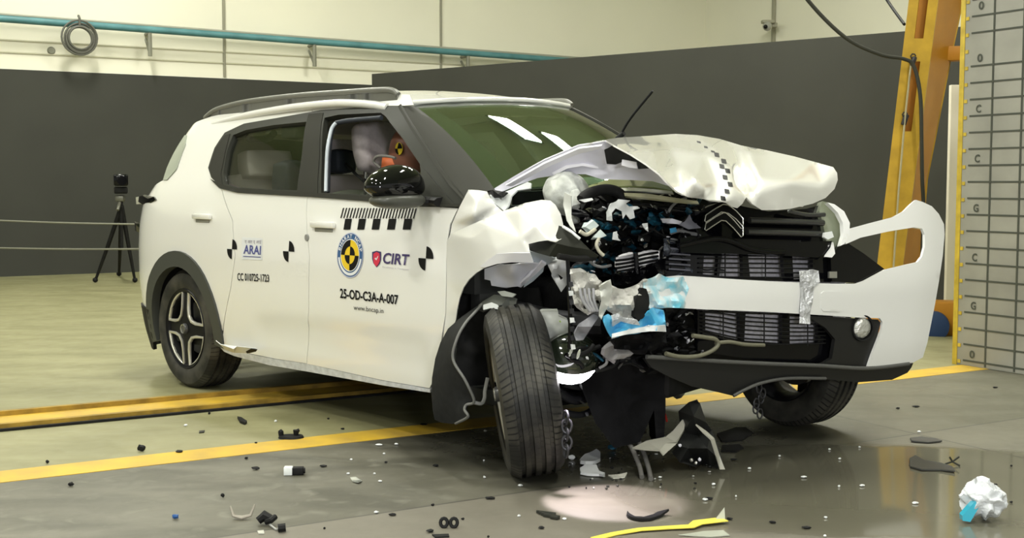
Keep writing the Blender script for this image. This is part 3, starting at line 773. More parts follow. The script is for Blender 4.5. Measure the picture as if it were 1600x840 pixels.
# windscreen
TL = P(641, 165, -.57); TR = P(908, 165, .57); BL = P(768, 297, -.73); BR = Vector((BL.x, .66, BL.z-.02))
TR = Vector((TL.x+.02, .50, TL.z+.03))
def wspt(u, v, off=0):
    a = TL.lerp(TR, u); b = BL.lerp(BR, u); q = a.lerp(b, v); bul = 4*u*(1-u)
    n = Vector((.53, 0, .85))
    return q+Vector((.14, 0, .035))*bul*(.6+.4*v)+n*(.03*4*v*(1-v)+off)
def grid_skin(name, fn, nu, nv, m, parent, thick, toward, u0=0, u1=1, v0=0, v1=1, skip=None):
    V = [fn(u0+(u1-u0)*i/nu, v0+(v1-v0)*j/nv) for j in range(nv+1) for i in range(nu+1)]
    F = [(j*(nu+1)+i, j*(nu+1)+i+1, (j+1)*(nu+1)+i+1, (j+1)*(nu+1)+i) for j in range(nv) for i in range(nu) if not (skip and skip(i, j))]
    return skin(name, V, F, m, parent, thick, toward)
WG = glassmat('windscreen_glass', (.80, .92, .82), .015, .17)
wf = grid_skin('windscreen', wspt, 24, 14, WG, car, .005, Vector((9, 0, 5)))
grid_skin('frit_band', lambda u, v: wspt(u, v, -.012), 40, 24, mat('black_frit', (.012, .014, .010), .3), car, .003, Vector((9, 0, 5)), skip=lambda i, j: 4 <= i <= 36 and 1 <= j <= 21)
# A pillars
for sg in (-1, 1):
    V = []; F = []
    n = 12
    outer = [(606, 165), (630, 165), (650, 200), (680, 245), (712, 290), (742, 321)]
    for j in range(n+1):
        t = j/n; k = 1+t*4; i0 = min(4, int(k)); ff = k-i0
        ox = outer[i0][0]+(outer[i0+1][0]-outer[i0][0])*ff; oy = outer[i0][1]+(outer[i0+1][1]-outer[i0][1])*ff
        s_, z_ = hit(ox-6, oy+1); a_ = side(s_, z_, .010); b_ = wspt(.0, t, .004); b_.y = -abs(b_.y)
        if sg == 1: b_ = wspt(1.0, t, .004); b_.y = -abs(b_.y); a_ = Vector((a_.x, a_.y*.87, a_.z))
        m_ = (a_+b_)/2+Vector((.25, -.5, .4)).normalized()*.015
        for q in (a_+Vector((0, .03, -.01)), a_, a_.lerp(m_, .6)+Vector((0, 0, .004)), m_, b_.lerp(m_, .5)+Vector((.004, 0, .006)), b_+Vector((.012, .006, .0)), b_+Vector((0, .015, -.02))):
            V.append(Vector((q.x, q.y*(-sg), q.z)) if sg == 1 else q)
    for j in range(n):
        for i in range(6): F.append((j*7+i, j*7+i+1, (j+1)*7+i+1, (j+1)*7+i))
    skin('windscreen_pillar', V, F, PILLAR, car, .004, Vector((3, 5*sg, 3)), 70)
# roof front lip
pts = [wspt(i/20, 0, .012)+Vector((-.02, 0, .004)) for i in range(21)]
bm = bmesh.new(); bm_tube(bm, pts, .013, 8); from_bm('roof_lip', bm, WHITE, car, 60)
# ---- interior
DARKI = mat('dark_cabin_plastic', (.02, .021, .02), .7)
box('cabin_floor', (1.2, 0, .28), (2.9, 1.66, .06), DARKI, car)
box('firewall', (2.42, 0, .68), (.06, 1.5, .80), DARKI, car)
bm = bmesh.new(); V = []
prof = [(2.45, .98), (2.35, 1.07), (2.1, 1.06), (2.0, 1.02), (1.93, .90), (1.98, .70), (2.45, .70)]
prism(bm, [Vector((x, -.78, z)) for x, z in prof], [Vector((x, .78, z)) for x, z in prof])
from_bm('dashboard', bm, DARKI, car)
bm = bmesh.new(); bmesh.ops.create_cone(bm, segments=8, radius1=.001, radius2=.001, depth=.001); bm.clear()
st = Matrix.Translation((1.80, -.38, .98)) @ Matrix.Rotation(-.45, 4, 'Y') @ Matrix.Rotation(PI/2, 4, 'Y')
bm_tube(bm, [st @ Vector((.18*math.cos(2*PI*k/28), .18*math.sin(2*PI*k/28), 0)) for k in range(28)], .014, 8, True)
for a in (0, 2.1, 4.2): bm_tube(bm, [st @ Vector((.18*math.cos(a), .18*math.sin(a), 0)), st @ Vector((0, 0, .03))], .014, 6)
bm_tube(bm, [st @ Vector((0, 0, .03)), st @ Vector((.0, 0, -.28))], .03, 10)
from_bm('steering_wheel', bm, DARKI, car)
def cushion(name, c, s, m, parent, rot=None, sub=4, flatness=.55):
    bm = bmesh.new(); bmesh.ops.create_cube(bm, size=2)
    bmesh.ops.subdivide_edges(bm, edges=bm.edges, cuts=7, use_grid_fill=True)
    for v in bm.verts:
        d = v.co.normalized()*1.28; q = v.co*flatness+d*(1-flatness)
        q = Vector((q.x*s[0]/2, q.y*s[1]/2, q.z*s[2]/2))
        if rot: q = rot @ q
        v.co = q+Vector(c)
    return from_bm(name, bm, m, parent, 180)
RY = lambda a: Matrix.Rotation(a, 3, 'Y')
for sg in (-1, 1):
    y = sg*.38
    st_ = cushion('front_seat', (1.05, y, .78), (.20, .50, .66), SAGE, car, RY(-.22))
    cushion('seat_cushion', (1.35, y, .52), (.52, .50, .18), SAGE, st_, None)
    hr = P(594, 230, y) if sg < 0 else None
    c = (1.10, y, 1.285)
    if sg < 0: c = (hr.x-.02, y, hr.z)
    cushion('headrest', c, (.13, .25, .25), LILAC, st_, RY(-.25), flatness=.5)
    for dy in (-.07, .07): tube('headrest_post', [(c[0]-.02, y+dy, c[2]-.26), (c[0], y+dy, c[2]-.05)], .008, CHROME, st_)
st_ = cushion('rear_bench', (.10, 0, .82), (.20, 1.30, .58), LILAC, car, RY(-.25), flatness=.85)
cushion('bench_cushion', (.38, 0, .56), (.50, 1.30, .20), LILAC, st_, flatness=.85)
q = P(415, 258, -.44)
for y in (-.44, .44): cushion('headrest', (q.x, y, q.z), (.13, .30, .155), mat('pink_grey_cloth', (.55, .49, .49), .8), st_, RY(-.2), flatness=.75)
q = P(400, 282, -.44)
cushion('bench_top', (q.x, 0, q.z-.03), (.20, 1.25, .12), mat('pink_grey_cloth', (.55, .49, .49), .8), st_, RY(-.1), flatness=.85)
# far-side things seen through the driver's opening
cushion('sun_visor', P(545, 200, .30), (.10, .40, .09), mat('grey_visor', (.42, .39, .37), .8), car, flatness=.8)
q = P(538, 214, .2); cushion('cabin_box', P(538, 229, .1), (.10, .24, .085), LILAC, car, flatness=.85)
cushion('seat_belt_guide', P(532, 252, -.1), (.14, .14, .13), NAVY, car)
tube('wire_loom', [P(540, 255, -.1), P(552, 268, -.3), P(568, 283, -.5)], .008, DARKI, car)
tube('wire_loom', [P(594, 262, -.60), P(584, 252, -.62), P(590, 244, -.62), P(606, 244, -.6), P(618, 247, -.6)], .007, mat('dusty_grey_cable', (.2, .19, .17), .7), car)
tube('seat_belt', [P(525, 192, -.74), P(518, 202, -.76), P(512, 230, -.80), P(510, 262, -.82), P(509, 299, -.85)], .009, mat('pale_belt_edge', (.5, .55, .6), .5), car)
tube('door_seal', [P(512, 300, -.83), P(514, 240, -.78), P(520, 200, -.73), P(535, 190, -.71), P(596, 184, -.69)], .012, NAVY, car)
# bonnet-side dark quarter behind rear window
cushion('speaker_pod', P(456, 285, -.6), (.16, .16, .22), NAVY, car)
for dx in range(5):
    pass
tube('grab_handle', [P(385, 214, -.58), P(395, 218, -.55), P(418, 216, -.55), P(428, 208, -.58)], .02, DARKI, car)
cushion('rear_belt_reel', P(462, 205, -.60), (.14, .10, .08), DARKI, car)
cushion('roof_lining_patch', P(440, 206, .1), (.3, .4, .04), mat('pale_headliner_patch', (.5, .5, .5), .6), car)  # pale patch of roof lining above the rear window

# ---- wheels
TREAD = bpy.data.materials.new('tyre_tread'); TREAD.use_nodes = True
def tread_material(m):
    nt = m.node_tree; N = nt.nodes; L = nt.links; b = N['Principled BSDF']
    tc = N.new('ShaderNodeTexCoord'); sp = N.new('ShaderNodeSeparateXYZ'); L.new(tc.outputs['Object'], sp.inputs[0])
    def mth(op, a, c=0.0):
        x = N.new('ShaderNodeMath'); x.operation = op
        for i, v in ((0, a), (1, c)):
            if isinstance(v, (int, float)): x.inputs[i].default_value = v
            else: L.new(v, x.inputs[i])
        return x.outputs[0]
    ang = mth('ARCTAN2', sp.outputs[2], sp.outputs[0])
    ya = mth('ABSOLUTE', sp.outputs[1])
    sk = mth('ADD', mth('MULTIPLY', ang, 78), mth('MULTIPLY', ya, 90))
    w = mth('GREATER_THAN', mth('SINE', sk), .72)
    rad = mth('SQRT', mth('ADD', mth('MULTIPLY', sp.outputs[0], sp.outputs[0]), mth('MULTIPLY', sp.outputs[2], sp.outputs[2])))
    onr = mth('GREATER_THAN', rad, .318)
    shoulder = mth('GREATER_THAN', ya, .058)
    inner = mth('MULTIPLY', mth('GREATER_THAN', mth('SINE', sk), .86), .5)
    w = mth('MULTIPLY', mth('MAXIMUM', mth('MULTIPLY', w, shoulder), inner), onr)
    n = N.new('ShaderNodeTexNoise'); n.inputs['Scale'].default_value = 7; n.inputs['Detail'].default_value = 5; L.new(tc.outputs['Object'], n.inputs[0])
    r = N.new('ShaderNodeValToRGB'); r.color_ramp.elements[0].color = (.010, .010, .009, 1); r.color_ramp.elements[1].color = (.075, .070, .056, 1)
    r.color_ramp.elements[0].position = .42; r.color_ramp.elements[1].position = .72; L.new(n.outputs[0], r.inputs[0]); L.new(r.outputs[0], b.inputs['Base Color'])
    mxc = N.new('ShaderNodeMix'); mxc.data_type = 'RGBA'; L.new(w, mxc.inputs['Factor'])
    ia = [i for i in mxc.inputs if i.type == 'RGBA']; L.new(r.outputs['Color'], ia[0]); ia[1].default_value = (.004, .004, .004, 1)
    L.new([o for o in mxc.outputs if o.type == 'RGBA'][0], b.inputs['Base Color'])
    b.inputs['Roughness'].default_value = .6
    bp = N.new('ShaderNodeBump'); bp.invert = True; bp.inputs['Strength'].default_value = 1; bp.inputs['Distance'].default_value = .006
    L.new(w, bp.inputs['Height']); L.new(bp.outputs[0], b.inputs['Normal'])
tread_material(TREAD)
def make_wheel(R=.345, w=.225):
    h = w/2
    prof = [(.225, -h+.012), (.25, -h+.002), (.285, -h-.004), (.318, -h+.006), (R-.014, -h+.022), (R-.004, -h+.035)]
    for c in (-.058, -.020, .020, .058):
        prof += [(R-.001, c-.009), (R-.013, c-.0065), (R-.013, c+.0065), (R-.001, c+.009)]
    prof += [(R-.004, h-.035), (R-.014, h-.022), (.318, h-.006), (.285, h+.004), (.25, h-.002), (.225, h-.012), (.215, h-.02), (.215, -h+.02), (.225, -h+.012)]
    t = lathe('wheel', prof, TREAD, None, 96, ang=30)
    # rim: outer side is -y
    o = lathe('rim_barrel', [(.222, -h+.010), (.228, -h+.004), (.232, -h+.010), (.216, -h+.03), (.20, -.03), (.205, h-.03), (.222, h-.01), (.214, h-.012), (.195, h-.04), (.19, -.03), (.20, -h+.03), (.212, -h+.012), (.222, -h+.010)], mat('rim_black', (.005, .005, .006), .45, spec=.2), t, 64)
    # black spider: two crossing spokes plus outer ring; four big openings with bright frames
    def loop(sx, sz):
        pts = [(.030, .215), (.030, .120), (.040, .072), (.072, .040), (.120, .030), (.208, .030), (.208, .060), (.185, .120), (.145, .165), (.10, .195), (.060, .216)]
        return [Vector((sx*x, 0, sz*z)) for x, z in pts]
    def dish(r): return -h+.022-.012*(1-min(1, r/.2))
    bmf = bmesh.new()
    V2, F2 = tri2d([(.222*math.cos(2*PI*k/48), .222*math.sin(2*PI*k/48)) for k in range(48)], [[(p.x, p.z) for p in loop(sx, sz)] for sx in (1, -1) for sz in (1, -1)], .03)
    skin('spokes', [Vector((x, dish(math.hypot(x, z)), z)) for x, z in V2], F2, MATS['rim_black'], t, .030, Vector((0, -5, 0)))
    for sx in (1, -1):
        for sz in (1, -1):
            lp = loop(sx, sz); cen = sum(lp, Vector())/len(lp)
            n = len(lp)
            def offs(dd):
                r__ = []
                for k in range(n):
                    e1 = (lp[k]-lp[k-1]).normalized(); e2 = (lp[(k+1) % n]-lp[k]).normalized(); t_ = (e1+e2).normalized()
                    nn = Vector((-t_.z, 0, t_.x))
                    if nn.dot(cen-lp[k]) < 0: nn = -nn
                    r__.append(lp[k]+nn*dd)
                return r__
            o_ = offs(-.001); i_ = offs(.013); i2 = offs(.016)
            bm = bmesh.new()
            rows = []
            for L_, dy in ((o_, 0), (o_, -.010), (i_, -.010), (i2, -.005), (i2, .004), (o_, .006)):
                rows.append([bm.verts.new(Vector((p.x, dish(p.length)+dy, p.z))) for p in L_])
            for a_, b_ in zip(rows, rows[1:]+rows[:1]):
                for k in range(n): bm.faces.new([a_[k], a_[(k+1) % n], b_[(k+1) % n], b_[k]])
            bmesh.ops.bevel(bm, geom=[e for e in bm.edges if e.verts[0] in rows[1] or e.verts[0] in rows[2]], offset=.002, segments=1, affect='EDGES')
            from_bm('spoke_frame', bm, mat('machined_rim_silver', (.62, .60, .53), .3, metal=.6), t)
    lathe('hub_cap', [(0, -.016), (.026, -.016), (.031, -.010), (.031, .01), (0, .01)], mat('hub_cap_dark', (.06, .06, .06), .3), t, 24, Matrix.Translation((0, -h+.012, 0)))
    lathe('hub_ring', [(.022, -.002), (.026, -.003), (.026, .003), (.022, .002), (.022, -.002)], SILV, t, 24, Matrix.Translation((0, -h-.005, 0)))
    o = lathe('brake_disc', [(.06, -.02), (.15, -.02), (.15, .01), (.06, .01), (.0, .01), (0, -.02), (.06, -.02)], DKMET, t, 32)
    return t
def copy_children(src, dst):
    for c in src.children:
        d = c.copy(); COL.objects.link(d); d.parent = dst
w0 = make_wheel(); w0.parent = car; w0.location = (0, -.765, .342)
def dupwheel(loc, mtx):
    w = w0.copy(); COL.objects.link(w); copy_children(w0, w); w.parent = car
    w.matrix_local = Matrix.Translation(loc) @ mtx; return w
dupwheel(Vector((0, .765, .342)), Matrix.Rotation(PI, 4, 'Z'))
q = G(1243, 661)
c_ = RI @ (q-CARO)
dupwheel(Vector((c_.x, c_.y-.02, .345)), Matrix.Rotation(PI-.12, 4, 'Z'))
# crushed-side front wheel: steered across, leaning; sits with its lower shoulder on the floor
wc = AT(818, 617, 4.83); wc.z = .345
wl = RI @ (wc-CARO)
# world axle direction: mostly +x, left face turned a little toward the viewer
axw = Matrix.Rotation(-.13, 3, 'Z') @ Matrix.Rotation(math.radians(9), 3, 'Y')
# wheel local: outer face -y ; want outer face toward world -x
Mw = (Matrix.Rotation(math.radians(8.5), 3, 'Y').inverted() @ Matrix.Rotation(.09, 3, 'Z') @ Matrix.Rotation(-PI/2, 3, 'Z'))
Mc = RI @ Mw
wf_ = dupwheel(wl, Mc.to_4x4())
zmin = min((RM @ (Mc @ v.co)).z for v in w0.data.vertices)
wf_.location.z = -zmin+.001
# underbody
box('underbody', (1.2, 0, .24), (3.0, 1.45, .05), BLKM, car)
tube('exhaust_pipe', [(-.5, .3, .22), (.5, .3, .2), (1.5, .05, .2), (2.4, .0, .22), (2.8, -.05, .3)], .03, DKMET, car)
tube('rear_axle', [(0, -.66, .33), (.2, -.3, .3), (.2, .3, .3), (0, .66, .33)], .035, DKMET, car)
tube('front_axle', [(c_.x, c_.y-.1, .34), (c_.x-.1, .3, .36), (2.75, -.2, .40)], .028, DKMET, car)

# ---- door furniture
def handle(px, py):
    s_, z_ = D(px, py)
    bm = bmesh.new(); bm_box(bm, side(s_, z_, .012), (.20, .022, .032), None, .009)
    h_ = from_bm('door_handle', bm, WHITE, car)
    bm = bmesh.new(); bm_box(bm, side(s_, z_-.026, .001), (.15, .006, .016), None, .002); from_bm('handle_recess', bm, mat('grey_recess', (.25, .25, .22), .6), h_)
handle(318, 338); handle(507, 351)
s_, z_ = D(480, 371)
lathe('door_lock', [(0, -.006), (.016, -.006), (.018, 0), (0, 0)], mat('grey_lock', (.25, .25, .24), .4), car, 20, Matrix.Translation(side(s_, z_, 0)))
# mirror
mc = P(617, 293, -1.03)
bm = bmesh.new(); bmesh.ops.create_icosphere(bm, subdivisions=4, radius=1)
for v in bm.verts:
    x, y, z = v.co
    zz_ = z*.098 if z > 0 else z*.055
    sq = lambda t, p: math.copysign(abs(t)**p, t)
    v.co = mc+Vector((sq(x, .75)*.075, sq(y, .8)*.145, zz_*(1-.25*max(0, -y))))+Vector((0, 0, .0))
from_bm('mirror_housing', bm, mat('black_gloss_mirror', (.004, .004, .004), .06, coat=.25, spec=.4), car, 180)
mh = [c for c in car.children if c.name == 'mirror_housing'][0]
bm = bmesh.new(); bmesh.ops.create_icosphere(bm, subdivisions=4, radius=1)
for v in bm.verts:
    x, y, z = v.co
    v.co = mc+Vector((.004, .012, -.055))+Vector((math.copysign(abs(x)**.75, x)*.072, math.copysign(abs(y)**.8, y)*.135, z*.036))
from_bm('mirror_base', bm, mat('grey_green_mirror_base', (.07, .072, .06), .35), mh, 180)
bm = bmesh.new(); bm_tube(bm, curve_pts([mc+Vector((0, .08, -.06)), mc+Vector((.04, .17, -.06)), Vector((mc.x+.12, -.87, mc.z-.065))]), [.04]*13, 10)
bmesh.ops.scale(bm, vec=(1, 1, .55), space=Matrix.Translation(-(mc+Vector((0, 0, -.06)))), verts=bm.verts)
from_bm('mirror_arm', bm, BLKM, mh)
# antenna
tube('antenna', [P(968, 214, .35), P(985, 185, .35), P(1020, 142, .35)], .0065, BLKM, car)
tube('antenna_base', [P(964, 217, .35), P(975, 208, .35)], .013, BLKM, car)

# ---- stickers and lettering on the doors
INK = mat('black_sticker_ink', (.008, .008, .008), .6, spec=.15)
def decal(name, polys, m, off=.0025, parent=None):
    """polys: list of outlines in flank coordinates (s, z)"""
    bm = bmesh.new()
    for pl in polys:
        v, f = tri2d(pl, (), .05); vv = [bm.verts.new(side(s, z, off)) for s, z in v]
        for ff in f: bm.faces.new([vv[i] for i in ff])
    for fc in bm.faces:
        fc.normal_update()
        if fc.normal.y > 0: fc.normal_flip()
    return from_bm(name, bm, m, parent or car, recalc=False)
def dtext(name, body, pa, pb, hpx, m, bold=.01, off=.003, spacing=1.0, shear=0, parent=None):
    """letters from pixel pa (lower left) to pb (lower right)"""
    a, b = D(*pa), D(*pb); a2, b2 = D(pa[0], pa[1]-hpx), D(pb[0], pb[1]-hpx)
    me = fit_text(body, 1, 1, bold, spacing)
    for v in me.vertices:
        u, w = v.co.x, v.co.y
        s = a[0]+(b[0]-a[0])*u+shear*w; z0 = a[1]+(b[1]-a[1])*u; z1 = a2[1]+(b2[1]-a2[1])*u
        v.co = side(s, z0+(z1-z0)*w, off)
    o = link(name, me, m, parent or car); return o
def quad_target(px, py, rpx):
    s, z = D(px, py); r = abs(D(px, py-rpx)[1]-z); rs = r*.98
    pls = []
    for a0 in (0, PI): pls.append([(s, z)]+[(s+rs*math.cos(a0+PI/2*k/10), z+r*math.sin(a0+PI/2*k/10)) for k in range(11)])
    decal('quadrant_target', pls, INK)
quad_target(363, 389, 15.5); quad_target(451.5, 392.5, 16.5); quad_target(666, 403.5, 19)
Q = lambda *pts: [D(x, y) for x, y in pts]
hs = []
for k in range(25):
    x0 = 534+k*4.72; w_ = 1.9
    hs.append(Q((x0+2.6, 324.5+k*.03), (x0+2.6+w_, 324.5+k*.03), (x0-1.8+w_, 340.5+k*.03), (x0-1.8, 340.5+k*.03)))
decal('scale_strip', hs, INK)
for a, b in ((540, 550.5), (561.5, 572.5), (584, 595.5), (608, 620), (632.5, 645)):
    decal('checker_block', [Q((a, 341.5), (b, 341.5), (b-2.8, 358.5), (a-2.8, 358.5))], INK)
# test seal
sc, zc = D(547.5, 398.5); r = abs(D(547.5, 398.5-34.5)[1]-zc)
def ringp(r0, r1, a0, a1, n=14):
    return [(sc+r1*math.cos(a0+(a1-a0)*k/n), zc+r1*math.sin(a0+(a1-a0)*k/n)) for k in range(n+1)]+[(sc+r0*math.cos(a0+(a1-a0)*k/n), zc+r0*math.sin(a0+(a1-a0)*k/n)) for k in range(n, -1, -1)]
def disc(r_): return [(sc+r_*math.cos(2*PI*k/40), zc+r_*math.sin(2*PI*k/40)) for k in range(40)]
seal = decal('round_seal', [disc(r)], mat('seal_blue', (.035, .10, .24), .4), .002)
decal('seal_inner_ring', [ringp(r*.70, r*.74, a, a+PI/2) for a in (0, PI/2, PI, 3*PI/2)], mat('seal_white', (.75, .77, .8), .5), .0030, seal)
decal('seal_yellow', [disc(r*.70)], mat('seal_yellow_ink', (.75, .52, .02), .45), .0032, seal)
decal('seal_black', [ringp(r*.40, r*.70, PI/2, PI), ringp(r*.40, r*.70, -PI/2, 0), [(sc, zc)]+[(sc+r*.40*math.cos(PI/2*k/10), zc+r*.40*math.sin(PI/2*k/10)) for k in range(11)], [(sc, zc)]+[(sc+r*.40*math.cos(PI+PI/2*k/10), zc+r*.40*math.sin(PI+PI/2*k/10)) for k in range(11)]], INK, .0040, seal)
decal('seal_lower_band', [ringp(r*.80, r*.93, -PI+.15, -.15, 24)], MATS['seal_white'], .0030, seal)
decal('seal_rim', [ringp(r*.985, r*1.03, a, a+PI/2) for a in (0, PI/2, PI, 3*PI/2)], mat('seal_lilac', (.42, .45, .60), .5), .0028, seal)
txt = 'BHARAT NCAP'
for w0_, w1_ in ((0, 6), (7, 11)):
    bmL = bmesh.new()
    for i in range(w0_, w1_):
        me = text_mesh(txt[i], 1, .02); a = PI*.90-(PI*.80)*i/(len(txt)-1); hw = r*.17
        xs_ = [v.co.x for v in me.vertices]; w_ = max(xs_)-min(xs_); mn = min(xs_)
        for v in me.vertices:
            u = (v.co.x-mn-w_/2)/.7*hw*1.15; w2 = v.co.y/.7*hw
            rr_ = r*.785+w2; an = a-u/(r*.86)
            v.co = side(sc+rr_*math.cos(an), zc+rr_*math.sin(an), .0035)
        bmL.from_mesh(me)
    from_bm('seal_lettering', bmL, MATS['seal_white'], seal, recalc=False)
dtext('test_number', '25-OD-C3A-A-007', (532, 465.5), (623, 476), 15.5, INK, .026)
dtext('web_address', 'www.bncap.in', (553.5, 486), (600, 491.5), 10, mat('dark_grey_ink', (.06, .06, .06), .5), .004)
cirt = dtext('laboratory_name', 'CIRT', (598, 411.5), (638.5, 414.5), 17.5, mat('navy_ink', (.05, .035, .12), .5), .025, shear=.008)
dtext('laboratory_motto', 'Excellence in Transport', (598.5, 418.5), (639, 423), 3.2, mat('grey_ink', (.35, .33, .38), .5), 0, parent=cirt)
sh = [(582, 393.5), (589, 391.5), (596, 393), (596, 405), (594, 412), (589, 417.5), (584, 411), (582, 404)]
decal('shield_emblem', [Q(*sh)], MATS['navy_ink'], .0025, cirt)
decal('shield_red', [Q((584.5, 396), (589, 393.2), (594, 395.5), (594.5, 407), (592, 412.5), (589, 416.3), (585, 411), (584, 404))], mat('shield_red_ink', (.62, .03, .07), .45), .0035, cirt)
decal('shield_check', [Q((586.5, 403.5), (588, 402), (589, 404), (591.5, 399.5), (592.2, 400.3), (589.2, 406.5))], MATS['seal_white'], .0042, cirt)
backing = decal('laboratory_sticker', [Q((378.5, 370.5), (410.5, 372), (410, 406), (378, 405))], mat('faint_blue_sticker', (.68, .70, .72), .4), .0015)
dtext('laboratory_name', 'ARAI', (381, 396), (408, 397.8), 14, mat('arai_blue_ink', (.07, .08, .26), .5), .025, parent=backing)
dtext('laboratory_script', 'ए आर ए आई', (383, 380.8), (408.5, 381.5), 7.5, MATS['grey_ink'], .012, parent=backing)
decal('sticker_line', [Q((380.5, 399.5), (408, 401), (408, 402.2), (380.5, 400.7))], MATS['arai_blue_ink'], .003, backing)
dtext('chassis_number', 'CC 010725-1723', (371.5, 438), (421, 440.5), 12, INK, .018)
# ================================================================ DUMMY
hd = P(636, 238, -.42)
dummy = empty('crash_test_dummy', RM @ Vector((1.25, -.42, .62))+CARO, 'brown crash test dummy with a black and yellow head target seated in the car', 'dummy', None, (0, 0, YAW))
DO = Vector((1.25, -.42, .62))
SKIN = mat('dummy_brown_vinyl', (.24, .10, .065), .45)
def dk(name, bm, m, par=dummy, ang=180):
    bmesh.ops.transform(bm, matrix=Matrix.Translation(-DO), verts=bm.verts); return from_bm(name, bm, m, par, ang)
bm = bmesh.new(); bmesh.ops.create_icosphere(bm, subdivisions=4, radius=1)
for v in bm.verts:
    x, y, z = v.co
    nx = x*.105*(1.0+(.12 if z < 0 else 0)); nz = z*.135
    if x > 0: nx += .016*math.exp(-((z+.05)/.16)**2-(y/.2)**2)+.010*math.exp(-((z+.62)/.18)**2-(y/.5)**2)-.010*math.exp(-((z-.18)/.12)**2-((abs(y)-.45)/.25)**2)
    if z < -.2 and x < 0: nx *= 1-.45*(-z-.2)
    q = RY(.12) @ Vector((nx, y*.082*(1-.12*max(0, -z)), nz)); v.co = q+hd
dk('head', bm, SKIN)
bm = bmesh.new(); bm_tube(bm, [P(614, 246, -.46), P(614, 256, -.46), P(612, 285, -.46)], [.055, .058, .062], 16); dk('neck', bm, mat('dummy_orange_neck', (.80, .19, .06), .5))
# body: one skinned figure, sitting
def skinned(name, joints, edges, m, root=0):
    me = bpy.data.meshes.new(name); me.from_pydata([j[0] for j in joints], edges, [])
    o = bpy.data.objects.new(name, me); COL.objects.link(o)
    md = o.modifiers.new('skin', 'SKIN'); o.modifiers.new('sub', 'SUBSURF').levels = 1; o.modifiers['sub'].render_levels = 1
    for i, j in enumerate(joints): me.skin_vertices[0].data[i].radius = (j[1], j[1])
    me.skin_vertices[0].data[root].use_root = True
    bpy.context.view_layer.update()
    m2 = bpy.data.meshes.new_from_object(o.evaluated_get(bpy.context.evaluated_depsgraph_get())); bpy.data.objects.remove(o)
    for p in m2.polygons: p.use_smooth = True
    m2.materials.clear(); return m2
bx, by = hd.x-.07, hd.y
J = [((bx, by, .62), .14), ((bx-.02, by, .82), .13), ((bx-.02, by, .98), .13), ((bx-.01, by, 1.03), .06),
     ((bx, by-.19, .98), .06), ((bx+.16, by-.24, .76), .045), ((bx+.40, by-.18, .86), .03),
     ((bx, by+.19, .98), .06), ((bx+.16, by+.24, .76), .045), ((bx+.40, by+.18, .86), .03),
     ((bx+.05, by-.10, .60), .085), ((bx+.45, by-.13, .66), .065), ((bx+.72, by-.13, .40), .045), ((bx+.84, by-.13, .38), .035),
     ((bx+.05, by+.10, .60), .085), ((bx+.45, by+.13, .66), .065), ((bx+.72, by+.13, .40), .045), ((bx+.84, by+.13, .38), .035)]
EJ = [(0, 1), (1, 2), (2, 3), (2, 4), (4, 5), (5, 6), (2, 7), (7, 8), (8, 9), (0, 10), (10, 11), (11, 12), (12, 13), (0, 14), (14, 15), (15, 16), (16, 17)]
me = skinned('body', [(Vector(p)-DO, r_) for p, r_ in J], EJ, None); link('body', me, mat('dummy_grey_suit', (.25, .27, .24), .7), dummy)
# target sticker on the head: a small disc wrapped to its side
def head_disc(name, segs, m, off):
    bm = bmesh.new()
    c0 = P(622, 232, -.506)+Vector((0, -off, 0))
    for a0, a1, R_ in segs:
        vs = [bm.verts.new(c0)]+[bm.verts.new(c0+Vector((R_*math.cos(a0+(a1-a0)*k/8), .008*(R_/.03), R_*math.sin(a0+(a1-a0)*k/8)))) for k in range(9)]
        for k in range(8): bm.faces.new([vs[0], vs[k+1], vs[k+2]])
    return dk(name, bm, m)
head_disc('target_sticker', [(k*PI/2, (k+1)*PI/2, .031) for k in range(4)], mat('target_yellow', (.85, .62, .03), .5), .003)
head_disc('target_quadrants', [(0, PI/2, .029), (PI, 3*PI/2, .029)], INK, .005)
# hands resting near the wheel
for sgn in (-1, 1):
    wx, wy, wz = bx+.40, by+sgn*.18, .86
    bm = bmesh.new(); bm_tube(bm, [(wx-.01, wy, wz), (wx+.04, wy, wz+.02), (wx+.08, wy, wz+.035)], [.026, .034, .030], 10)
    for k in range(4):
        f0 = Vector((wx+.08, wy+(k-1.5)*.017, wz+.04)); L_ = (.032, .038, .036, .028)[k]
        bm_tube(bm, [f0, f0+Vector((L_, 0, .01)), f0+Vector((L_*1.4, 0, -.02)), f0+Vector((L_*.9, 0, -.04))], [.009, .0085, .008, .007], 7)
    bm_tube(bm, [(wx+.03, wy-sgn*.03, wz+.01), (wx+.055, wy-sgn*.05, wz+.02), (wx+.08, wy-sgn*.045, wz+.015)], [.011, .010, .008], 7)
    dk('hand', bm, SKIN)

# ================================================================ WRECKED FRONT
def xs(y, z=.6):
    return 3.30+.22*(y+.5)-.50*max(0, min(.8, y-.8))**2-.10*max(0, abs(z-.58)-.12)**1.5*3
def F(px, py, off=0.0):
    d = cray(px, py); n = 300; t0 = 3.0; pt = t0; best = (9, t0)
    for i in range(n+1):
        t = t0+i*4.5/n; p = CC+d*t
        if p.x < xs(p.y, p.z)+off:
            lo, hi = pt, t
            for _ in range(20):
                m = (lo+hi)/2; q = CC+d*m
                if q.x < xs(q.y, q.z)+off: hi = m
                else: lo = m
            return CC+d*hi
        if p.x-xs(p.y, p.z)-off < best[0]: best = (p.x-xs(p.y, p.z)-off, t)
        pt = t
    return CC+d*best[1]
def fsheet(name, outline, m, off=0.0, thick=.004, holes=(), step=9, parent=None, ang=40, wob=0, seed=0):
    from mathutils import noise
    v, f = tri2d(outline, holes, step)
    p = [F(x, y, off+(wob*noise.noise(Vector((x*.06, y*.06, seed))) if wob else 0)) for x, y in v]
    return skin(name, p, f, m, parent or car, thick, CC, ang)
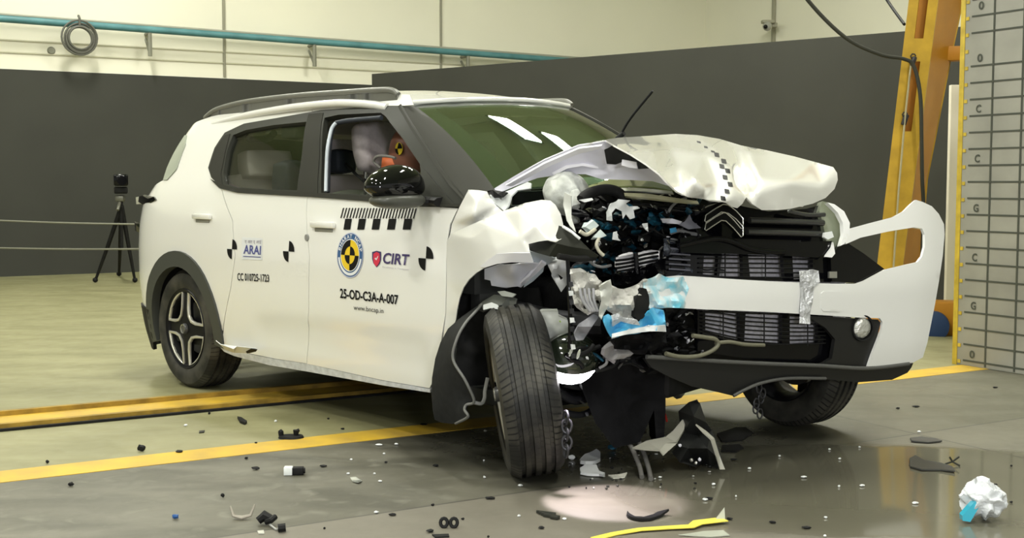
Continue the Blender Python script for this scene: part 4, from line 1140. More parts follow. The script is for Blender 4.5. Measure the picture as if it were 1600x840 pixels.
def ftube(name, pts, r, m, off=0.0, parent=None, n=8, sm=True):
    return tube(name, [F(x, y, off) for x, y in pts], r, m, parent or car, n, sm)
# bumper moulding
BUMP = [(1008, 462), (1012, 444), (1030, 433), (1060, 430), (1092, 432), (1150, 436), (1200, 439), (1250, 441), (1300, 443), (1338, 443), (1352, 438), (1383, 421), (1412, 414), (1434, 409), (1441, 400), (1445, 385), (1445, 366), (1441, 357), (1428, 355), (1390, 361), (1345, 371), (1322, 381), (1318, 372), (1327, 357), (1360, 348), (1395, 339), (1412, 330), (1424, 318), (1431, 312), (1441, 315), (1456, 322), (1467, 334), (1475, 350), (1476, 366), (1473, 400), (1467, 440), (1461, 475), (1455, 505), (1449, 535), (1442, 558), (1427, 566), (1400, 570), (1356, 574), (1362, 556), (1371, 533), (1378, 514), (1379, 503), (1375, 497), (1345, 496), (1300, 493), (1250, 490), (1200, 487), (1150, 485), (1100, 483), (1060, 481), (1020, 480)]
bumper = fsheet('front_bumper', BUMP, WHITEF, .0, .012, step=8)
fsheet('bumper_torn_end', [(1006, 440), (1030, 428), (1045, 434), (1068, 432), (1076, 450), (1070, 470), (1078, 482), (1045, 480), (1018, 484), (1004, 470)], CYANW, .012, .005, parent=bumper, wob=.05, step=6)
fsheet('tow_cover', [(1283, 458), (1287, 455), (1310, 455), (1314, 459), (1314, 484), (1310, 487), (1287, 486), (1283, 482)], WHITEF, .003, .006, parent=bumper)
fog = F(1347, 512, -.01)
fdir = Vector((.93, -.37, 0)).normalized()
rotf = Vector((0, -1, 0)).rotation_difference(fdir).to_matrix().to_4x4()
lathe('fog_lamp', [(0, -.012), (.02, -.013), (.038, -.008), (.047, 0), (.050, .02), (.0, .03)], mat('clear_lamp_glass', (.75, .75, .72), .1, metal=.7, coat=1, bump=.5, nscale=60), bumper, 32, Matrix.Translation(fog) @ rotf)
lathe('fog_lamp_ring', [(.050, -.008), (.057, -.010), (.060, 0), (.052, .006), (.050, -.008)], BLKM, bumper, 32, Matrix.Translation(fog) @ rotf)
fsheet('silver_tape', [(1249, 423), (1258, 422), (1271, 421), (1279, 423), (1281, 440), (1272, 448), (1270, 470), (1266, 488), (1266, 506), (1249, 505), (1250, 480), (1252, 455), (1250, 438)], mat('wrinkled_silver_tape', (.70, .71, .74), .3, metal=.4, bump=1.0, nscale=40), .012, .002, parent=bumper, wob=.03, step=5)
# lower black moulding
lowb = fsheet('lower_bumper', [(1262, 494), (1300, 495), (1345, 498), (1372, 499), (1376, 504), (1370, 528), (1355, 574), (1400, 571), (1427, 567), (1424, 574), (1418, 582), (1394, 593), (1340, 597), (1290, 592), (1240, 590), (1205, 594), (1182, 602), (1160, 612), (1145, 618), (1120, 612), (1080, 603), (1045, 588), (1018, 574), (1008, 560), (1030, 556), (1080, 562), (1150, 568), (1220, 572), (1280, 572), (1300, 560), (1305, 530), (1290, 512)], mat('black_lower_moulding', (.012, .012, .012), .4), -.015, .02)
ftube('lip_edge', [(1010, 557), (1060, 560), (1120, 564), (1200, 568), (1280, 571), (1355, 575), (1420, 568)], .009, mat('grey_lip', (.09, .09, .085), .4), .0, lowb)
ftube('lip_edge', [(1146, 618), (1165, 608), (1190, 598), (1230, 591), (1290, 591)], .007, MATS['grey_lip'], .0, lowb)
# radiator and lattice
RAD = mat('lilac_grey_radiator_core', (.60, .58, .64), .45, metal=.0, noise=.25, nscale=50)
rad = fsheet('radiator', [(1095, 394), (1320, 398), (1322, 560), (1100, 540)], RAD, -.105, .04, step=30)
def slats(name, rows, xa, xb, sag=0, r=.003, off=-.05, m=BLK, par=None, mm=5):
    o0 = None
    for i, (ya, yb) in enumerate(rows):
        n = mm; pts = [(xa+(xb-xa)*k/n, ya+(yb-ya)*k/n+sag*math.sin(PI*k/n)) for k in range(n+1)]
        ftube(name, pts, r, m, off, par)
lat1 = fsheet('upper_grille_frame', [(1040, 380), (1320, 392), (1345, 410), (1356, 430), (1340, 442), (1040, 434)], BLK, -.045, .02, step=20, holes=[[(1128, 399), (1160, 399), (1161, 432), (1124, 431)], [(1169, 400), (1223, 400), (1226, 434), (1172, 433)], [(1238, 400), (1270, 400), (1270, 436), (1240, 436)], [(1100, 400), (1122, 400), (1120, 430), (1098, 428)]])
slats('grille_slat', [(403+i*7.3, 404.5+i*7.3) for i in range(5)], 1092, 1272, 0, .003, -.04, BLKM, lat1)
ftube('grille_strut', [(1133, 398), (1133, 432)], .003, BLKM, -.035, lat1); ftube('grille_strut', [(1196, 398), (1196, 434)], .003, BLKM, -.035, lat1)
low1 = fsheet('lower_grille_frame', [(1090, 484), (1300, 492), (1312, 512), (1306, 556), (1280, 566), (1180, 562), (1090, 548)], BLK, -.06, .02, step=20, holes=[[(1102, 487), (1155, 489), (1157, 531), (1130, 525), (1102, 517)], [(1165, 490), (1222, 492), (1222, 536), (1163, 532)], [(1234, 494), (1278, 495), (1278, 534), (1234, 538)]])
for i in range(7):
    ftube('grille_slat', [(1098, 487+i*5.6), (1125, 489+i*6.5), (1160, 494+i*6.8), (1220, 498+i*6.6), (1290, 500+i*6)], .003, BLKM, -.05, low1)
ftube('grille_strut', [(1130, 486), (1130, 530)], .003, BLKM, -.045, low1); ftube('grille_strut', [(1194, 488), (1194, 534)], .003, BLKM, -.045, low1); ftube('grille_strut', [(1262, 492), (1262, 540)], .003, BLKM, -.045, low1)
# tilted broken grille pieces at the left
rad2 = fsheet('bent_radiator_corner', [(962, 402), (1018, 390), (1030, 392), (1032, 422), (1000, 428), (966, 432)], mat('pale_radiator_fins', (.85, .83, .84), .5), -.10, .01, wob=.06, step=6)
for i in range(5):
    ftube('bent_slat', [(962, 407+i*6), (985, 404+i*5.6), (1005, 398+i*6.2), (1028, 394+i*6)], .005, BLK, -.07, rad2)
ftube('bent_strut', [(993, 395), (996, 428)], .010, BLK, -.06, rad2)
fsheet('broken_panel', [(955, 428), (985, 424), (1010, 416), (1035, 404), (1060, 398), (1075, 410), (1040, 428), (1000, 440), (962, 446)], BLK, -.04, .006, wob=.08, step=6)
fsheet('smoky_lens', [(1038, 372), (1078, 376), (1084, 400), (1082, 428), (1050, 430), (1036, 410)], mat('smoky_grey_lens', (.10, .11, .14), .12, coat=1, noise=.6, nscale=30), -.06, .006, wob=.08, step=6)
# black gloss grille and emblem
gr = fsheet('grille_panel', [(1085, 345), (1098, 326), (1130, 314), (1160, 322), (1200, 330), (1260, 326), (1296, 316), (1312, 345), (1318, 372), (1300, 396), (1240, 392), (1160, 386), (1100, 384), (1060, 378), (1060, 368)], BLK, -.07, .02, step=9)
ftube('grille_bar', [(1171, 344), (1230, 346), (1286, 348)], .014, mat('dark_chrome_bar', (.10, .10, .10), .18, metal=.7), -.03, gr)
ftube('grille_bar', [(1167, 362), (1230, 364), (1286, 366)], .014, MATS['dark_chrome_bar'], -.025, gr)
ftube('grille_bar', [(1232, 330), (1262, 336), (1288, 335)], .010, MATS['dark_chrome_bar'], -.025, gr)
ftube('grille_lower_trim', [(1060, 384), (1110, 373), (1140, 376), (1170, 388), (1200, 393), (1225, 394)], .012, BLK, -.005, gr)
fsheet('gloss_band', [(1062, 372), (1100, 370), (1160, 374), (1240, 378), (1300, 376), (1296, 392), (1278, 402), (1200, 398), (1120, 396), (1064, 394)], BLK, -.010, .012, parent=gr, step=8)
def chevron(y0, w, par):
    pts = [(1101, y0+26), (1103, y0+17), (1119, y0+6), (1130, y0), (1138, y0+1), (1150, y0+10), (1161, y0+22), (1161, y0+36), (1158, y0+38), (1146, y0+24), (1134, y0+13), (1127, y0+12), (1103, y0+28)]
    fsheet('emblem_chevron', pts, mat('emblem_black', (.004, .004, .004), .4, spec=.2), .012, .02, parent=par)
    bm = bmesh.new(); bm_tube(bm, [F(x, y, .014) for x, y in pts], .0024, 6, True); from_bm('chevron_outline', bm, mat('emblem_bright_edge', (.8, .8, .75), .25, metal=.8), par)
chevron(319, 0, gr); chevron(332, 0, gr)
# far headlight
hl = fsheet('headlight', [(1285, 314), (1302, 318), (1318, 330), (1327, 348), (1326, 366), (1318, 380), (1308, 392), (1300, 400), (1290, 402), (1292, 380), (1286, 350), (1280, 330)], mat('greenish_lamp_interior', (.30, .33, .24), .25, metal=.4, coat=1), -.05, .03, step=6)
fsheet('headlight_lens_edge', [(1293, 316), (1304, 319), (1319, 330), (1328, 348), (1327, 366), (1319, 381), (1313, 384), (1318, 366), (1317, 348), (1309, 332)], mat('bright_white_lens', (.9, .9, .9), .15, coat=1), .0, .02, parent=hl, step=6)  # headlight glow put into the white of this edge
fsheet('headlight_bracket', [(1288, 363), (1300, 361), (1303, 370), (1294, 374), (1287, 370)], SCRAPW, .01, .01, parent=hl)
fsheet('headlight_tip', [(1291, 398), (1300, 386), (1302, 378), (1305, 396), (1300, 402), (1290, 401)], mat('bright_white_lens', (.9, .9, .9), .15, coat=1), .005, .01, parent=hl)
fsheet('corner_moulding', [(1298, 402), (1312, 382), (1324, 379), (1350, 396), (1382, 420), (1356, 434), (1338, 442), (1300, 440)], BLK, -.02, .02, step=8)
fsheet('corner_bracket', [(1296, 424), (1308, 424), (1308, 434), (1296, 434)], SILV, .0, .01)
# corrugated beige hose along the lower lip
ftube('corrugated_hose', [(1040, 552), (1062, 557), (1090, 556), (1112, 548), (1122, 538), (1118, 530), (1104, 527), (1082, 524)], .009, mat('beige_hose', (.15, .145, .10), .5), .01)
ftube('corrugated_hose', [(1118, 536), (1140, 534), (1165, 538), (1194, 539)], .008, MATS['beige_hose'], .005)

# ---- bonnet
hood_o = [(902, 231, -.62), (925, 222, -.68), (945, 218, -.74), (962, 228, -.76), (985, 240, -.78), (1010, 256, -.79), (1030, 271, -.78), (1045, 287, -.75), (1058, 299, -.70), (1075, 308, -.62), (1100, 311, -.52), (1130, 314, -.42), (1143, 323, -.34), (1152, 325, -.28), (1160, 318, -.24), (1166, 308, -.20), (1176, 319, -.14), (1190, 328, -.06), (1215, 328, .06), (1235, 326, .18), (1270, 318, .42), (1290, 309, .56), (1304, 295, .68), (1309, 281, .75), (1308, 270, .78), (1302, 261, .80), (1270, 252, .78), (1240, 244, .75), (1200, 235, .68), (1158, 227, .62), (1125, 217, .56), (1090, 211, .48), (1055, 209, .38), (1028, 211, .26), (1000, 213, .10), (965, 215, -.20), (930, 221, -.45)]
hood_i = [(985, 226, -.55), (1020, 232, -.46), (1048, 232, -.06), (1060, 262, -.40), (1084, 282, -.66), (1100, 297, -.60), (1066, 292, -.62), (1118, 290, -.36), (1100, 240, -.06), (1112, 226, .20), (1140, 262, -.10), (1152, 230, .56), (1148, 290, -.26), (1141, 308, -.38), (1158, 255, .26), (1163, 285, .12), (1178, 262, .12), (1187, 280, .00), (1182, 300, -.12), (1170, 303, -.12), (1170, 236, .40), (1230, 285, .14), (1260, 262, .58), (1282, 290, .50)]
hood = sheet('bonnet', hood_o, WHITE, car, inner=hood_i, step=5, thick=.006, ang=60, mode='soft', soft=4.5)
UND = mat('lilac_grey_bonnet_underside', (.66, .65, .74), .35)
und = sheet('bonnet_underside', [(768, 297, -.72), (800, 277, -.70), (850, 250, -.67), (903, 227, -.64), (945, 221, -.64), (975, 234, -.66), (1012, 258, -.67), (1035, 275, -.66), (1050, 292, -.64), (1020, 283, -.60), (985, 281, -.58), (940, 280, -.58), (915, 272, -.58), (880, 272, -.60), (840, 278, -.64), (812, 288, -.68), (790, 297, -.71), (776, 302, -.73)], UND, car, inner=[(900, 250, -.61), (860, 262, -.63), (940, 262, -.57), (965, 262, -.60), (1000, 270, -.60)], step=7, thick=.006)
sheet('underside_rib', [(790, 290, -.74), (850, 256, -.71), (905, 232, -.68), (940, 228, -.68), (935, 233, -.67), (905, 240, -.66), (862, 258, -.68), (800, 291, -.72)], mat('pale_lilac_rib', (.78, .77, .84), .35), und, step=8, thick=.01)
sheet('underside_rib', [(862, 270, -.62), (885, 258, -.62), (910, 255, -.60), (945, 262, -.56), (944, 265, -.56), (910, 259, -.60), (886, 263, -.62), (866, 274, -.62)], MATS['pale_lilac_rib'], und, step=8, thick=.01)
sheet('dark_hole_sheet', [(944, 234, -.66), (955, 229, -.68), (972, 231, -.69), (985, 241, -.70), (1002, 252, -.71), (1014, 263, -.71), (998, 264, -.68), (986, 259, -.66), (972, 253, -.64), (962, 257, -.62), (948, 256, -.62)], BLKM, und, step=6, thick=.006)  # black sheet drawn for the shade in a hole of the underside
sheet('underside_plate', [(972, 249, -.70), (994, 253, -.70), (996, 263, -.70), (984, 262, -.70), (971, 258, -.70)], MATS['pale_lilac_rib'], und, mode='facet', thick=.004)
sheet('hinge_bracket', [(783, 312, -.76), (788, 300, -.75), (800, 295, -.74), (824, 284, -.72), (830, 286, -.72), (829, 294, -.73), (808, 297, -.75), (799, 306, -.77), (794, 322, -.79), (788, 330, -.80), (770, 315, -.80), (765, 304, -.78), (772, 303, -.77)], mat('pale_hinge_steel', (.58, .60, .60), .4), car, mode='smooth', step=6, thick=.006)
sheet('hinge_gap', [(764, 300, -.79), (770, 296, -.78), (785, 299, -.77), (792, 300, -.77), (786, 308, -.78), (772, 309, -.79)], BLKM, car, mode='facet', thick=.01, inner=[(778, 303, -.80)])
# cowl: black gloss moulding, its yellow-green reflection painted into the colour
COWL = mat('cowl_painted_reflection', (.22, .26, .10), .10, coat=1)
cw = sheet('cowl_panel', [(895, 300, -.50), (925, 288, -.42), (955, 279, -.35), (1000, 278, -.28), (1038, 278, -.30), (1050, 290, -.45), (1055, 298, -.55), (1020, 292, -.45), (985, 290, -.45), (950, 292, -.48), (915, 300, -.52)], COWL, car, inner=[(985, 283, -.36)], step=6, thick=.006)
sheet('cowl_strip', [(948, 294, -.50), (990, 293, -.50), (1050, 298, -.58), (1052, 302, -.60), (990, 298, -.52), (950, 298, -.52)], SILV, cw, step=8, thick=.006)
sheet('cowl_strip', [(975, 301, -.56), (1010, 302, -.58), (1090, 314, -.58), (1092, 318, -.58), (1010, 309, -.60), (976, 306, -.58)], mat('olive_strip', (.22, .21, .13), .25), cw, step=8, thick=.01)
# checker tape running over the bonnet
from mathutils.bvhtree import BVHTree
hbv = BVHTree.FromPolygons([v.co for v in hood.data.vertices], [p.vertices[:] for p in hood.data.polygons])
def hp(x, y):
    d = cray(x, y).normalized(); h_ = hbv.ray_cast(CC, d)
    return h_[0]-d*.006
ck = [(1092, 221), (1103, 229), (1114, 236), (1120, 241), (1131, 251), (1128, 259), (1137, 266), (1133, 276), (1141, 287), (1136, 298), (1130, 309)]
for i, (x, y) in enumerate(ck):
    if i == 0: w_, h_ = 6, 3
    w_, h_ = (7, 3) if i < 3 else (9, 7)
    bm = bmesh.new(); gq = []
    for jj in range(5):
        for ii in range(5):
            u, v_ = ii/4, jj/4
            xx = x+(-w_/2*(1-v_)-w_/2*.7*v_)+u*(w_*.85); yy = y-h_/2+v_*h_+u*1.3
            gq.append(bm.verts.new(hp(xx, yy)))
    for jj in range(4):
        for ii in range(4): bm.faces.new([gq[jj*5+ii], gq[jj*5+ii+1], gq[jj*5+ii+6], gq[jj*5+ii+5]])
    from_bm('checker_mark', bm, INK, hood)

wx_ = c_.x
flank('front_wing', [(2.34, .30), (2.36, 1.02), (2.7, 1.00), (3.05, .94), (3.20, .84), (3.20, .66)]+[(wx_+.43*math.cos(math.radians(a_)), .345+.43*math.sin(math.radians(a_))) for a_ in range(52, 181, 12)]+[(wx_-.43, .30)], WHITE, car, mirror=True, step=.06)
# ---- near-side wing (crumpled)
wing_o = [(698, 377, -.895), (705, 365, -.90), (745, 347, -.92), (785, 330, -.90), (820, 317, -.84), (846, 312, -.80), (860, 313, -.78), (868, 320, -.78), (876, 334, -.80), (880, 350, -.82), (877, 364, -.86), (877, 373, -.90), (868, 377, -.92), (857, 375, -.93), (842, 377, -.95), (826, 381, -.96), (828, 395, -.97), (832, 410, -.96), (800, 409, -.985), (776, 412, -.985), (757, 418, -.97), (744, 426, -.955), (733, 436, -.945), (724, 449, -.935), (718, 465, -.92), (714, 484, -.91), (712, 500, -.90), (704, 520, -.895), (697, 545, -.89), (680, 590, -.89), (676, 600, -.89), (690, 545, -.90), (697, 490, -.905), (698, 440, -.905)]
wing_i = [(812, 326, -.93), (838, 352, -.955), (858, 335, -.87), (760, 352, -.955), (735, 372, -.94), (775, 388, -.985), (815, 372, -.985), (722, 415, -.925), (758, 400, -.97)]
wing = sheet('front_wing', wing_o, WHITE, car, inner=wing_i, mode='soft', step=4, soft=2.5, thick=.004, ang=50)
sheet('wing_top_flap', [(732, 296, -.90), (748, 297, -.86), (761, 299, -.84), (766, 309, -.83), (776, 322, -.82), (786, 330, -.82), (745, 350, -.88), (702, 373, -.90), (706, 350, -.90), (717, 325, -.90)], WHITE, car, inner=[(745, 312, -.90), (740, 335, -.92)], mode='soft', step=4, soft=3, thick=.004, ang=50)
sheet('wing_edge_flange', [(765, 404, -.99), (776, 396, -1.0), (800, 395, -1.01), (828, 395, -.99), (833, 410, -.97), (800, 409.5, -.995), (776, 412, -.995), (757, 418, -.98), (750, 416, -.97)], mat('lilac_white_flange', (.70, .70, .74), .3), wing, step=6, thick=.004)
sheet('torn_wing_lining', [(826, 382, -.90), (843, 375, -.90), (858, 372, -.90), (873, 352, -.85), (885, 356, -.86), (902, 370, -.86), (922, 390, -.84), (935, 400, -.82), (933, 402, -.82), (908, 402, -.86), (880, 401, -.90), (858, 400, -.93), (828, 390, -.94)], mat('olive_black_lining', (.014, .015, .010), .6, spec=.2), car, inner=[(870, 380, -.92), (890, 385, -.90)], mode='facet', thick=.006)
tube('wing_torn_edge', [P(880, 354, -.87), P(893, 362, -.88), P(900, 368, -.88), P(906, 373, -.87)], .006, SCRAPW, car)
sheet('hanging_strips', [(882, 300, -.80), (892, 306, -.80), (893, 340, -.80), (900, 362, -.82), (890, 352, -.82), (885, 340, -.82), (880, 320, -.80)], mat('pale_grey_strip', (.55, .56, .52), .4), car, step=5, thick=.004)
sheet('inner_wing', [(757, 420, -.86), (775, 414, -.86), (832, 411, -.84), (844, 411, -.80), (826, 432, -.80), (812, 447, -.82), (790, 449, -.84), (768, 446, -.86), (766, 438, -.86), (757, 436, -.86)], PRIMER, car, inner=[(800, 425, -.88), (790, 437, -.83), (815, 420, -.85)], step=6, thick=.006)
sheet('inner_wing_brace', [(846, 409, -.82), (853, 413, -.80), (838, 428, -.78), (814, 449, -.80), (808, 447, -.82), (828, 430, -.82)], MATS['pale_lilac_rib'], car, step=6, thick=.01)
sheet('inner_wing_patch', [(826, 392, -.82), (850, 396, -.80), (868, 404, -.78), (850, 416, -.78), (848, 425, -.77), (832, 440, -.77), (818, 449, -.78), (822, 436, -.78), (848, 412, -.79), (832, 408, -.80)], mat('blue_grey_patch', (.45, .50, .54), .4), car, step=6, thick=.006)
sheet('torn_bracket', [(855, 412, -.78), (865, 402, -.76), (874, 400, -.76), (886, 402, -.75), (888, 414, -.75), (887, 430, -.74), (886, 444, -.74), (877, 456, -.76), (868, 440, -.78)], mat('pale_torn_bracket', (.62, .63, .65), .35), car, holes=[[(872, 428, -.76), (880, 434, -.75), (876, 437, -.76)]], inner=[(868, 420, -.80)], step=5, thick=.006)
# milky reservoir
blob('fluid_reservoir', P(884, 302, -.62), (.095, .095, .09), MILK, car, 4, .10, 2.5, 2)
blob('reservoir_cap', P(862, 300, -.60), (.03, .03, .05), BLKM, car, 3, .05)
blob('reservoir_neck', P(900, 322, -.66), (.035, .035, .07), MILK, car, 3, .1)
# washer tank behind the wheel
def solid(name, outline, m, depthv, par=None, back=.10, inner=()):
    o = sheet(name, outline, m, par or car, inner=inner, step=8, thick=0)
    me = o.data; bm = bmesh.new(); bm.from_mesh(me)
    r_ = bmesh.ops.extrude_face_region(bm, geom=bm.faces[:]); vs = [g for g in r_['geom'] if isinstance(g, bmesh.types.BMVert)]
    dr = Vector((-.74, .67, 0))*back
    bmesh.ops.translate(bm, verts=vs, vec=dr); bmesh.ops.recalc_face_normals(bm, faces=bm.faces); bm.to_mesh(me); bm.free(); me.set_sharp_from_angle(angle=.8); return o
tk = solid('washer_tank', [(842, 489, -.74), (848, 486, -.74), (872, 486, -.72), (873, 494, -.72), (887, 500, -.70), (889, 512, -.70), (888, 535, -.70), (878, 538, -.70), (868, 542, -.72), (859, 560, -.74), (855, 557, -.74), (850, 530, -.75), (845, 505, -.75)], mat('white_tank_plastic', (.88, .90, .84), .35, noise=.12, nscale=12), 0, inner=[(868, 515, -.76)])
blob('tank_mark', P(874, 503, -.725), (.01, .006, .008), mat('lime_mark', (.45, .65, .1), .5), tk, 2)
# lamp unit hanging behind the tyre: dark dome with its lit edge
dc = P(893, 560, -.78)
bm = bmesh.new(); bmesh.ops.create_icosphere(bm, subdivisions=4, radius=1)
for v in bm.verts:
    x, y, z = v.co; v.co = dc+Vector((x*.10, y*.12, z*.105))
dome = from_bm('lamp_dome', bm, mat('dark_smoked_lamp', (.012, .016, .010), .12, coat=1), car, 180)
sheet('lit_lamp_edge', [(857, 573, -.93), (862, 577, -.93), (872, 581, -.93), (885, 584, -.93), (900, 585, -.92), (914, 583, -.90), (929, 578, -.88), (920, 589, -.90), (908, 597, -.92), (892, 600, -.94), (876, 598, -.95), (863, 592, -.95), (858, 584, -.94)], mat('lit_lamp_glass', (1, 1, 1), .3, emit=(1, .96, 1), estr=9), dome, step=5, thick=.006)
for a, b in ((892, 549), (904, 553)): blob('lamp_glint', P(a, b, -.92), (.006, .006, .022), mat('painted_glint', (.4, .42, .36), .3), dome, 2, rot=Matrix.Rotation(.4, 3, 'Y'))  # pale blobs stand in for glints, the highlight put into their colour
# ---- wheel-arch liner torn loose
LIN = mat('charcoal_liner_felt', (.022, .023, .023), .8, spec=.15, noise=.2, nscale=30)
lin = sheet('wheel_arch_liner', [(745, 478, -.88), (722, 494, -.93), (700, 513, -.96), (688, 535, -.97), (680, 560, -.98), (675, 590, -.99), (674, 615, -.99), (676, 640, -.99), (679, 655, -.98), (690, 660, -.98), (708, 662, -1.0), (724, 655, -1.03), (731, 649, -1.04), (727, 638, -1.04), (732, 631, -1.03), (741, 626, -1.03), (736, 612, -1.05), (727, 594, -1.07), (717, 578, -1.08), (708, 561, -1.09), (710, 545, -1.09), (714, 529, -1.08), (720, 515, -1.06), (727, 505, -1.04), (740, 490, -.97), (753, 477, -.90)], LIN, car, inner=[(690, 590, -1.04), (700, 545, -1.05), (700, 625, -1.03), (725, 500, -1.01)], step=9, thick=.006)
tube('liner_edge', [P(x, y, d_) for x, y, d_ in ((753, 476, -.90), (740, 490, -.98), (727, 505, -1.05), (714, 529, -1.09), (708, 561, -1.10), (727, 594, -1.08), (741, 626, -1.04), (729, 632, -1.04), (726, 640, -1.05), (731, 651, -1.05), (712, 661, -1.0))], .006, mat('grey_cut_edge', (.16, .16, .15), .6), lin)
sheet('liner_inner_wall', [(716, 520, -.80), (735, 495, -.80), (760, 478, -.78), (775, 500, -.74), (765, 560, -.72), (765, 625, -.74), (742, 628, -.80), (728, 600, -.84), (712, 562, -.86)], BLKM, lin, step=12, thick=.01)
tube('liner_bracket', [P(762, 590, -.86), P(758, 610, -.87), P(757, 622, -.88), P(752, 630, -.90), P(740, 628, -.95)], .008, mat('bright_clip', (.6, .6, .58), .4), lin)
sheet('arch_inner_wall', [(718, 500, -.70), (716, 470, -.70), (726, 448, -.70), (742, 428, -.70), (765, 418, -.68), (775, 450, -.62), (840, 450, -.60), (850, 500, -.58), (760, 560, -.60), (735, 560, -.65)], BLKM, car, step=14, thick=.01)
sheet('torn_liner_top', [(755, 470, -.86), (772, 460, -.86), (796, 462, -.84), (808, 466, -.83), (806, 474, -.84), (796, 480, -.85), (790, 493, -.88), (782, 490, -.88), (784, 476, -.88), (768, 480, -.90), (754, 486, -.90), (744, 482, -.90), (748, 476, -.88)], mat('olive_grey_plastic', (.10, .105, .09), .5), car, inner=[(780, 470, -.87)], mode='facet', thick=.006)
sheet('bright_tear', [(755, 476, -.92), (768, 472, -.92), (778, 476, -.92), (779, 483, -.93), (766, 481, -.93), (755, 484, -.93)], SCRAPW, car, mode='facet', thick=.004)
sheet('bright_tear', [(777, 455, -.86), (788, 454, -.86), (806, 459, -.85), (800, 464, -.86), (784, 462, -.87)], mat('pale_tear', (.5, .52, .47), .5), car, mode='facet', thick=.006)

# ---- engine bay
ENG = mat('black_engine_plastic', (.006, .006, .007), .6, noise=.5, nscale=18, bump=.3, spec=.12)
bm = bmesh.new(); bm_box(bm, (2.72, .15, .70), (.42, .95, .42), rz(.05), .06); from_bm('engine_block', bm, ENG, car)
bm = bmesh.new(); bm_box(bm, (2.74, .15, .95), (.34, .66, .09), rz(.05), .03); from_bm('engine_cover', bm, BLK, car)
bm = bmesh.new(); bm_box(bm, (2.70, -.42, .62), (.34, .30, .36), rz(-.1), .07); bm_tube(bm, [(2.7, -.3, .6), (2.9, -.5, .55)], .10, 12); from_bm('gearbox', bm, ENG, car)
bm = bmesh.new(); bm_box(bm, (3.02, .20, .62), (.10, 1.15, .66), rz(.2), .02); from_bm('fan_shroud', bm, BLKM, car)
bm = bmesh.new(); bm_box(bm, (2.66, -.50, .90), (.26, .20, .18), rz(.1), .02); from_bm('battery', bm, ENG, car)
bm = bmesh.new(); bm_tube(bm, curve_pts([(2.5, -.60, .62), (2.8, -.62, .60), (3.0, -.55, .60)]), .05, 8); from_bm('chassis_rail', bm, DKMET, car)
sheet('bay_shade_backdrop', [(800, 300, -.40), (900, 296, -.36), (1060, 300, -.30), (1100, 320, -.05), (1100, 560, .0), (1000, 600, -.15), (900, 600, -.25), (850, 560, -.35), (800, 470, -.40)], BLKM, car, step=30, thick=.02)  # black sheet added behind the scrap to stand for the bay's shade
solid('subframe_and_shade', [(906, 600, -.62), (930, 575, -.60), (970, 566, -.52), (1020, 562, -.42), (1040, 572, -.36), (1040, 640, -.36), (1037, 700, -.36), (1026, 700, -.38), (1022, 640, -.38), (1000, 690, -.45), (960, 700, -.55), (930, 660, -.60)], ENG, 0, back=.25)  # dangling subframe, widened into a near-black sheet standing in for underbody shadow
rnd = random.Random(11)
from mathutils import noise as NZ
def shard(name, px, py, w, h, m, off, kind='f', rot=0.0, n=6, crumple=.02, par=None, jag=.35, rn=rnd):
    """torn fragment: uneven outline, folded"""
    pts = []
    for k in range(n):
        a = 2*PI*k/n+rn.uniform(-.3, .3); r_ = rn.uniform(1-jag, 1)
        x, y = math.cos(a)*w*r_, math.sin(a)*h*r_
        pts.append((px+x*math.cos(rot)-y*math.sin(rot), py+x*math.sin(rot)+y*math.cos(rot)))
    base = [(F(x, y, off+rn.uniform(-crumple, crumple)) if kind == 'f' else P(x, y, off+rn.uniform(-crumple, crumple))) for x, y in pts]
    c = F(px, py, off+crumple*1.5) if kind == 'f' else P(px, py, off-crumple*1.5)
    bm = bmesh.new(); V = [bm.verts.new(b) for b in base]; cv = bm.verts.new(c); dr = Vector((-.74, .67, 0))*max(.006, crumple*.4)
    V2 = [bm.verts.new(b+dr) for b in base]; c2 = bm.verts.new(c+dr)
    for k in range(n):
        bm.faces.new([V[k], V[(k+1) % n], cv]); bm.faces.new([V2[(k+1) % n], V2[k], c2]); bm.faces.new([V[(k+1) % n], V[k], V2[k], V2[(k+1) % n]])
    return from_bm(name, bm, m, par or car, 20)
shardmats = [TEAL, TEAL, TEALB, BLK, BLKM, ENG, DKMET, TEAL, BLK, BLKM]
zones = [  # px range, py range, count, materials, offset range
    (905, 1050, 318, 425, 90, shardmats, (-.30, -.10)),
    (880, 960, 300, 345, 14, [BLKM, DKMET, BLK, ENG], (-.30, -.15)),
    (1020, 1095, 320, 372, 16, [TEAL, BLK, ENG, BLKM, TEALB], (-.2, -.08)),
    (880, 1030, 395, 430, 22, [TEAL, TEAL, TEALB, BLKM], (-.25, -.12)),
    (1035, 1100, 485, 545, 18, [BLK, DKMET, BLKM, ENG], (-.14, -.04)),
    (930, 1060, 525, 580, 22, [BLK, DKMET, BLKM, ENG, DKMET], (-.2, -.05)),
    (900, 1010, 585, 660, 18, [BLKM, DKMET, ENG, BLK], (-.5, -.35)),
]
zone_names = iter(('engine_bay_scrap', 'strut_top_scrap', 'grille_edge_scrap', 'stained_scrap', 'radiator_side_scrap', 'lower_frame_scrap', 'underbody_scrap'))
for xa, xb, ya, yb, n, ms, (o0, o1) in zones:
    zn = next(zone_names)
    for i in range(n):
        shard(zn, rnd.uniform(xa, xb), rnd.uniform(ya, yb), rnd.uniform(7, 20), rnd.uniform(3, 10), rnd.choice(ms), rnd.uniform(o0, o1), rot=rnd.uniform(-.8, .8), n=rnd.choice((5, 6, 7)), crumple=.03)
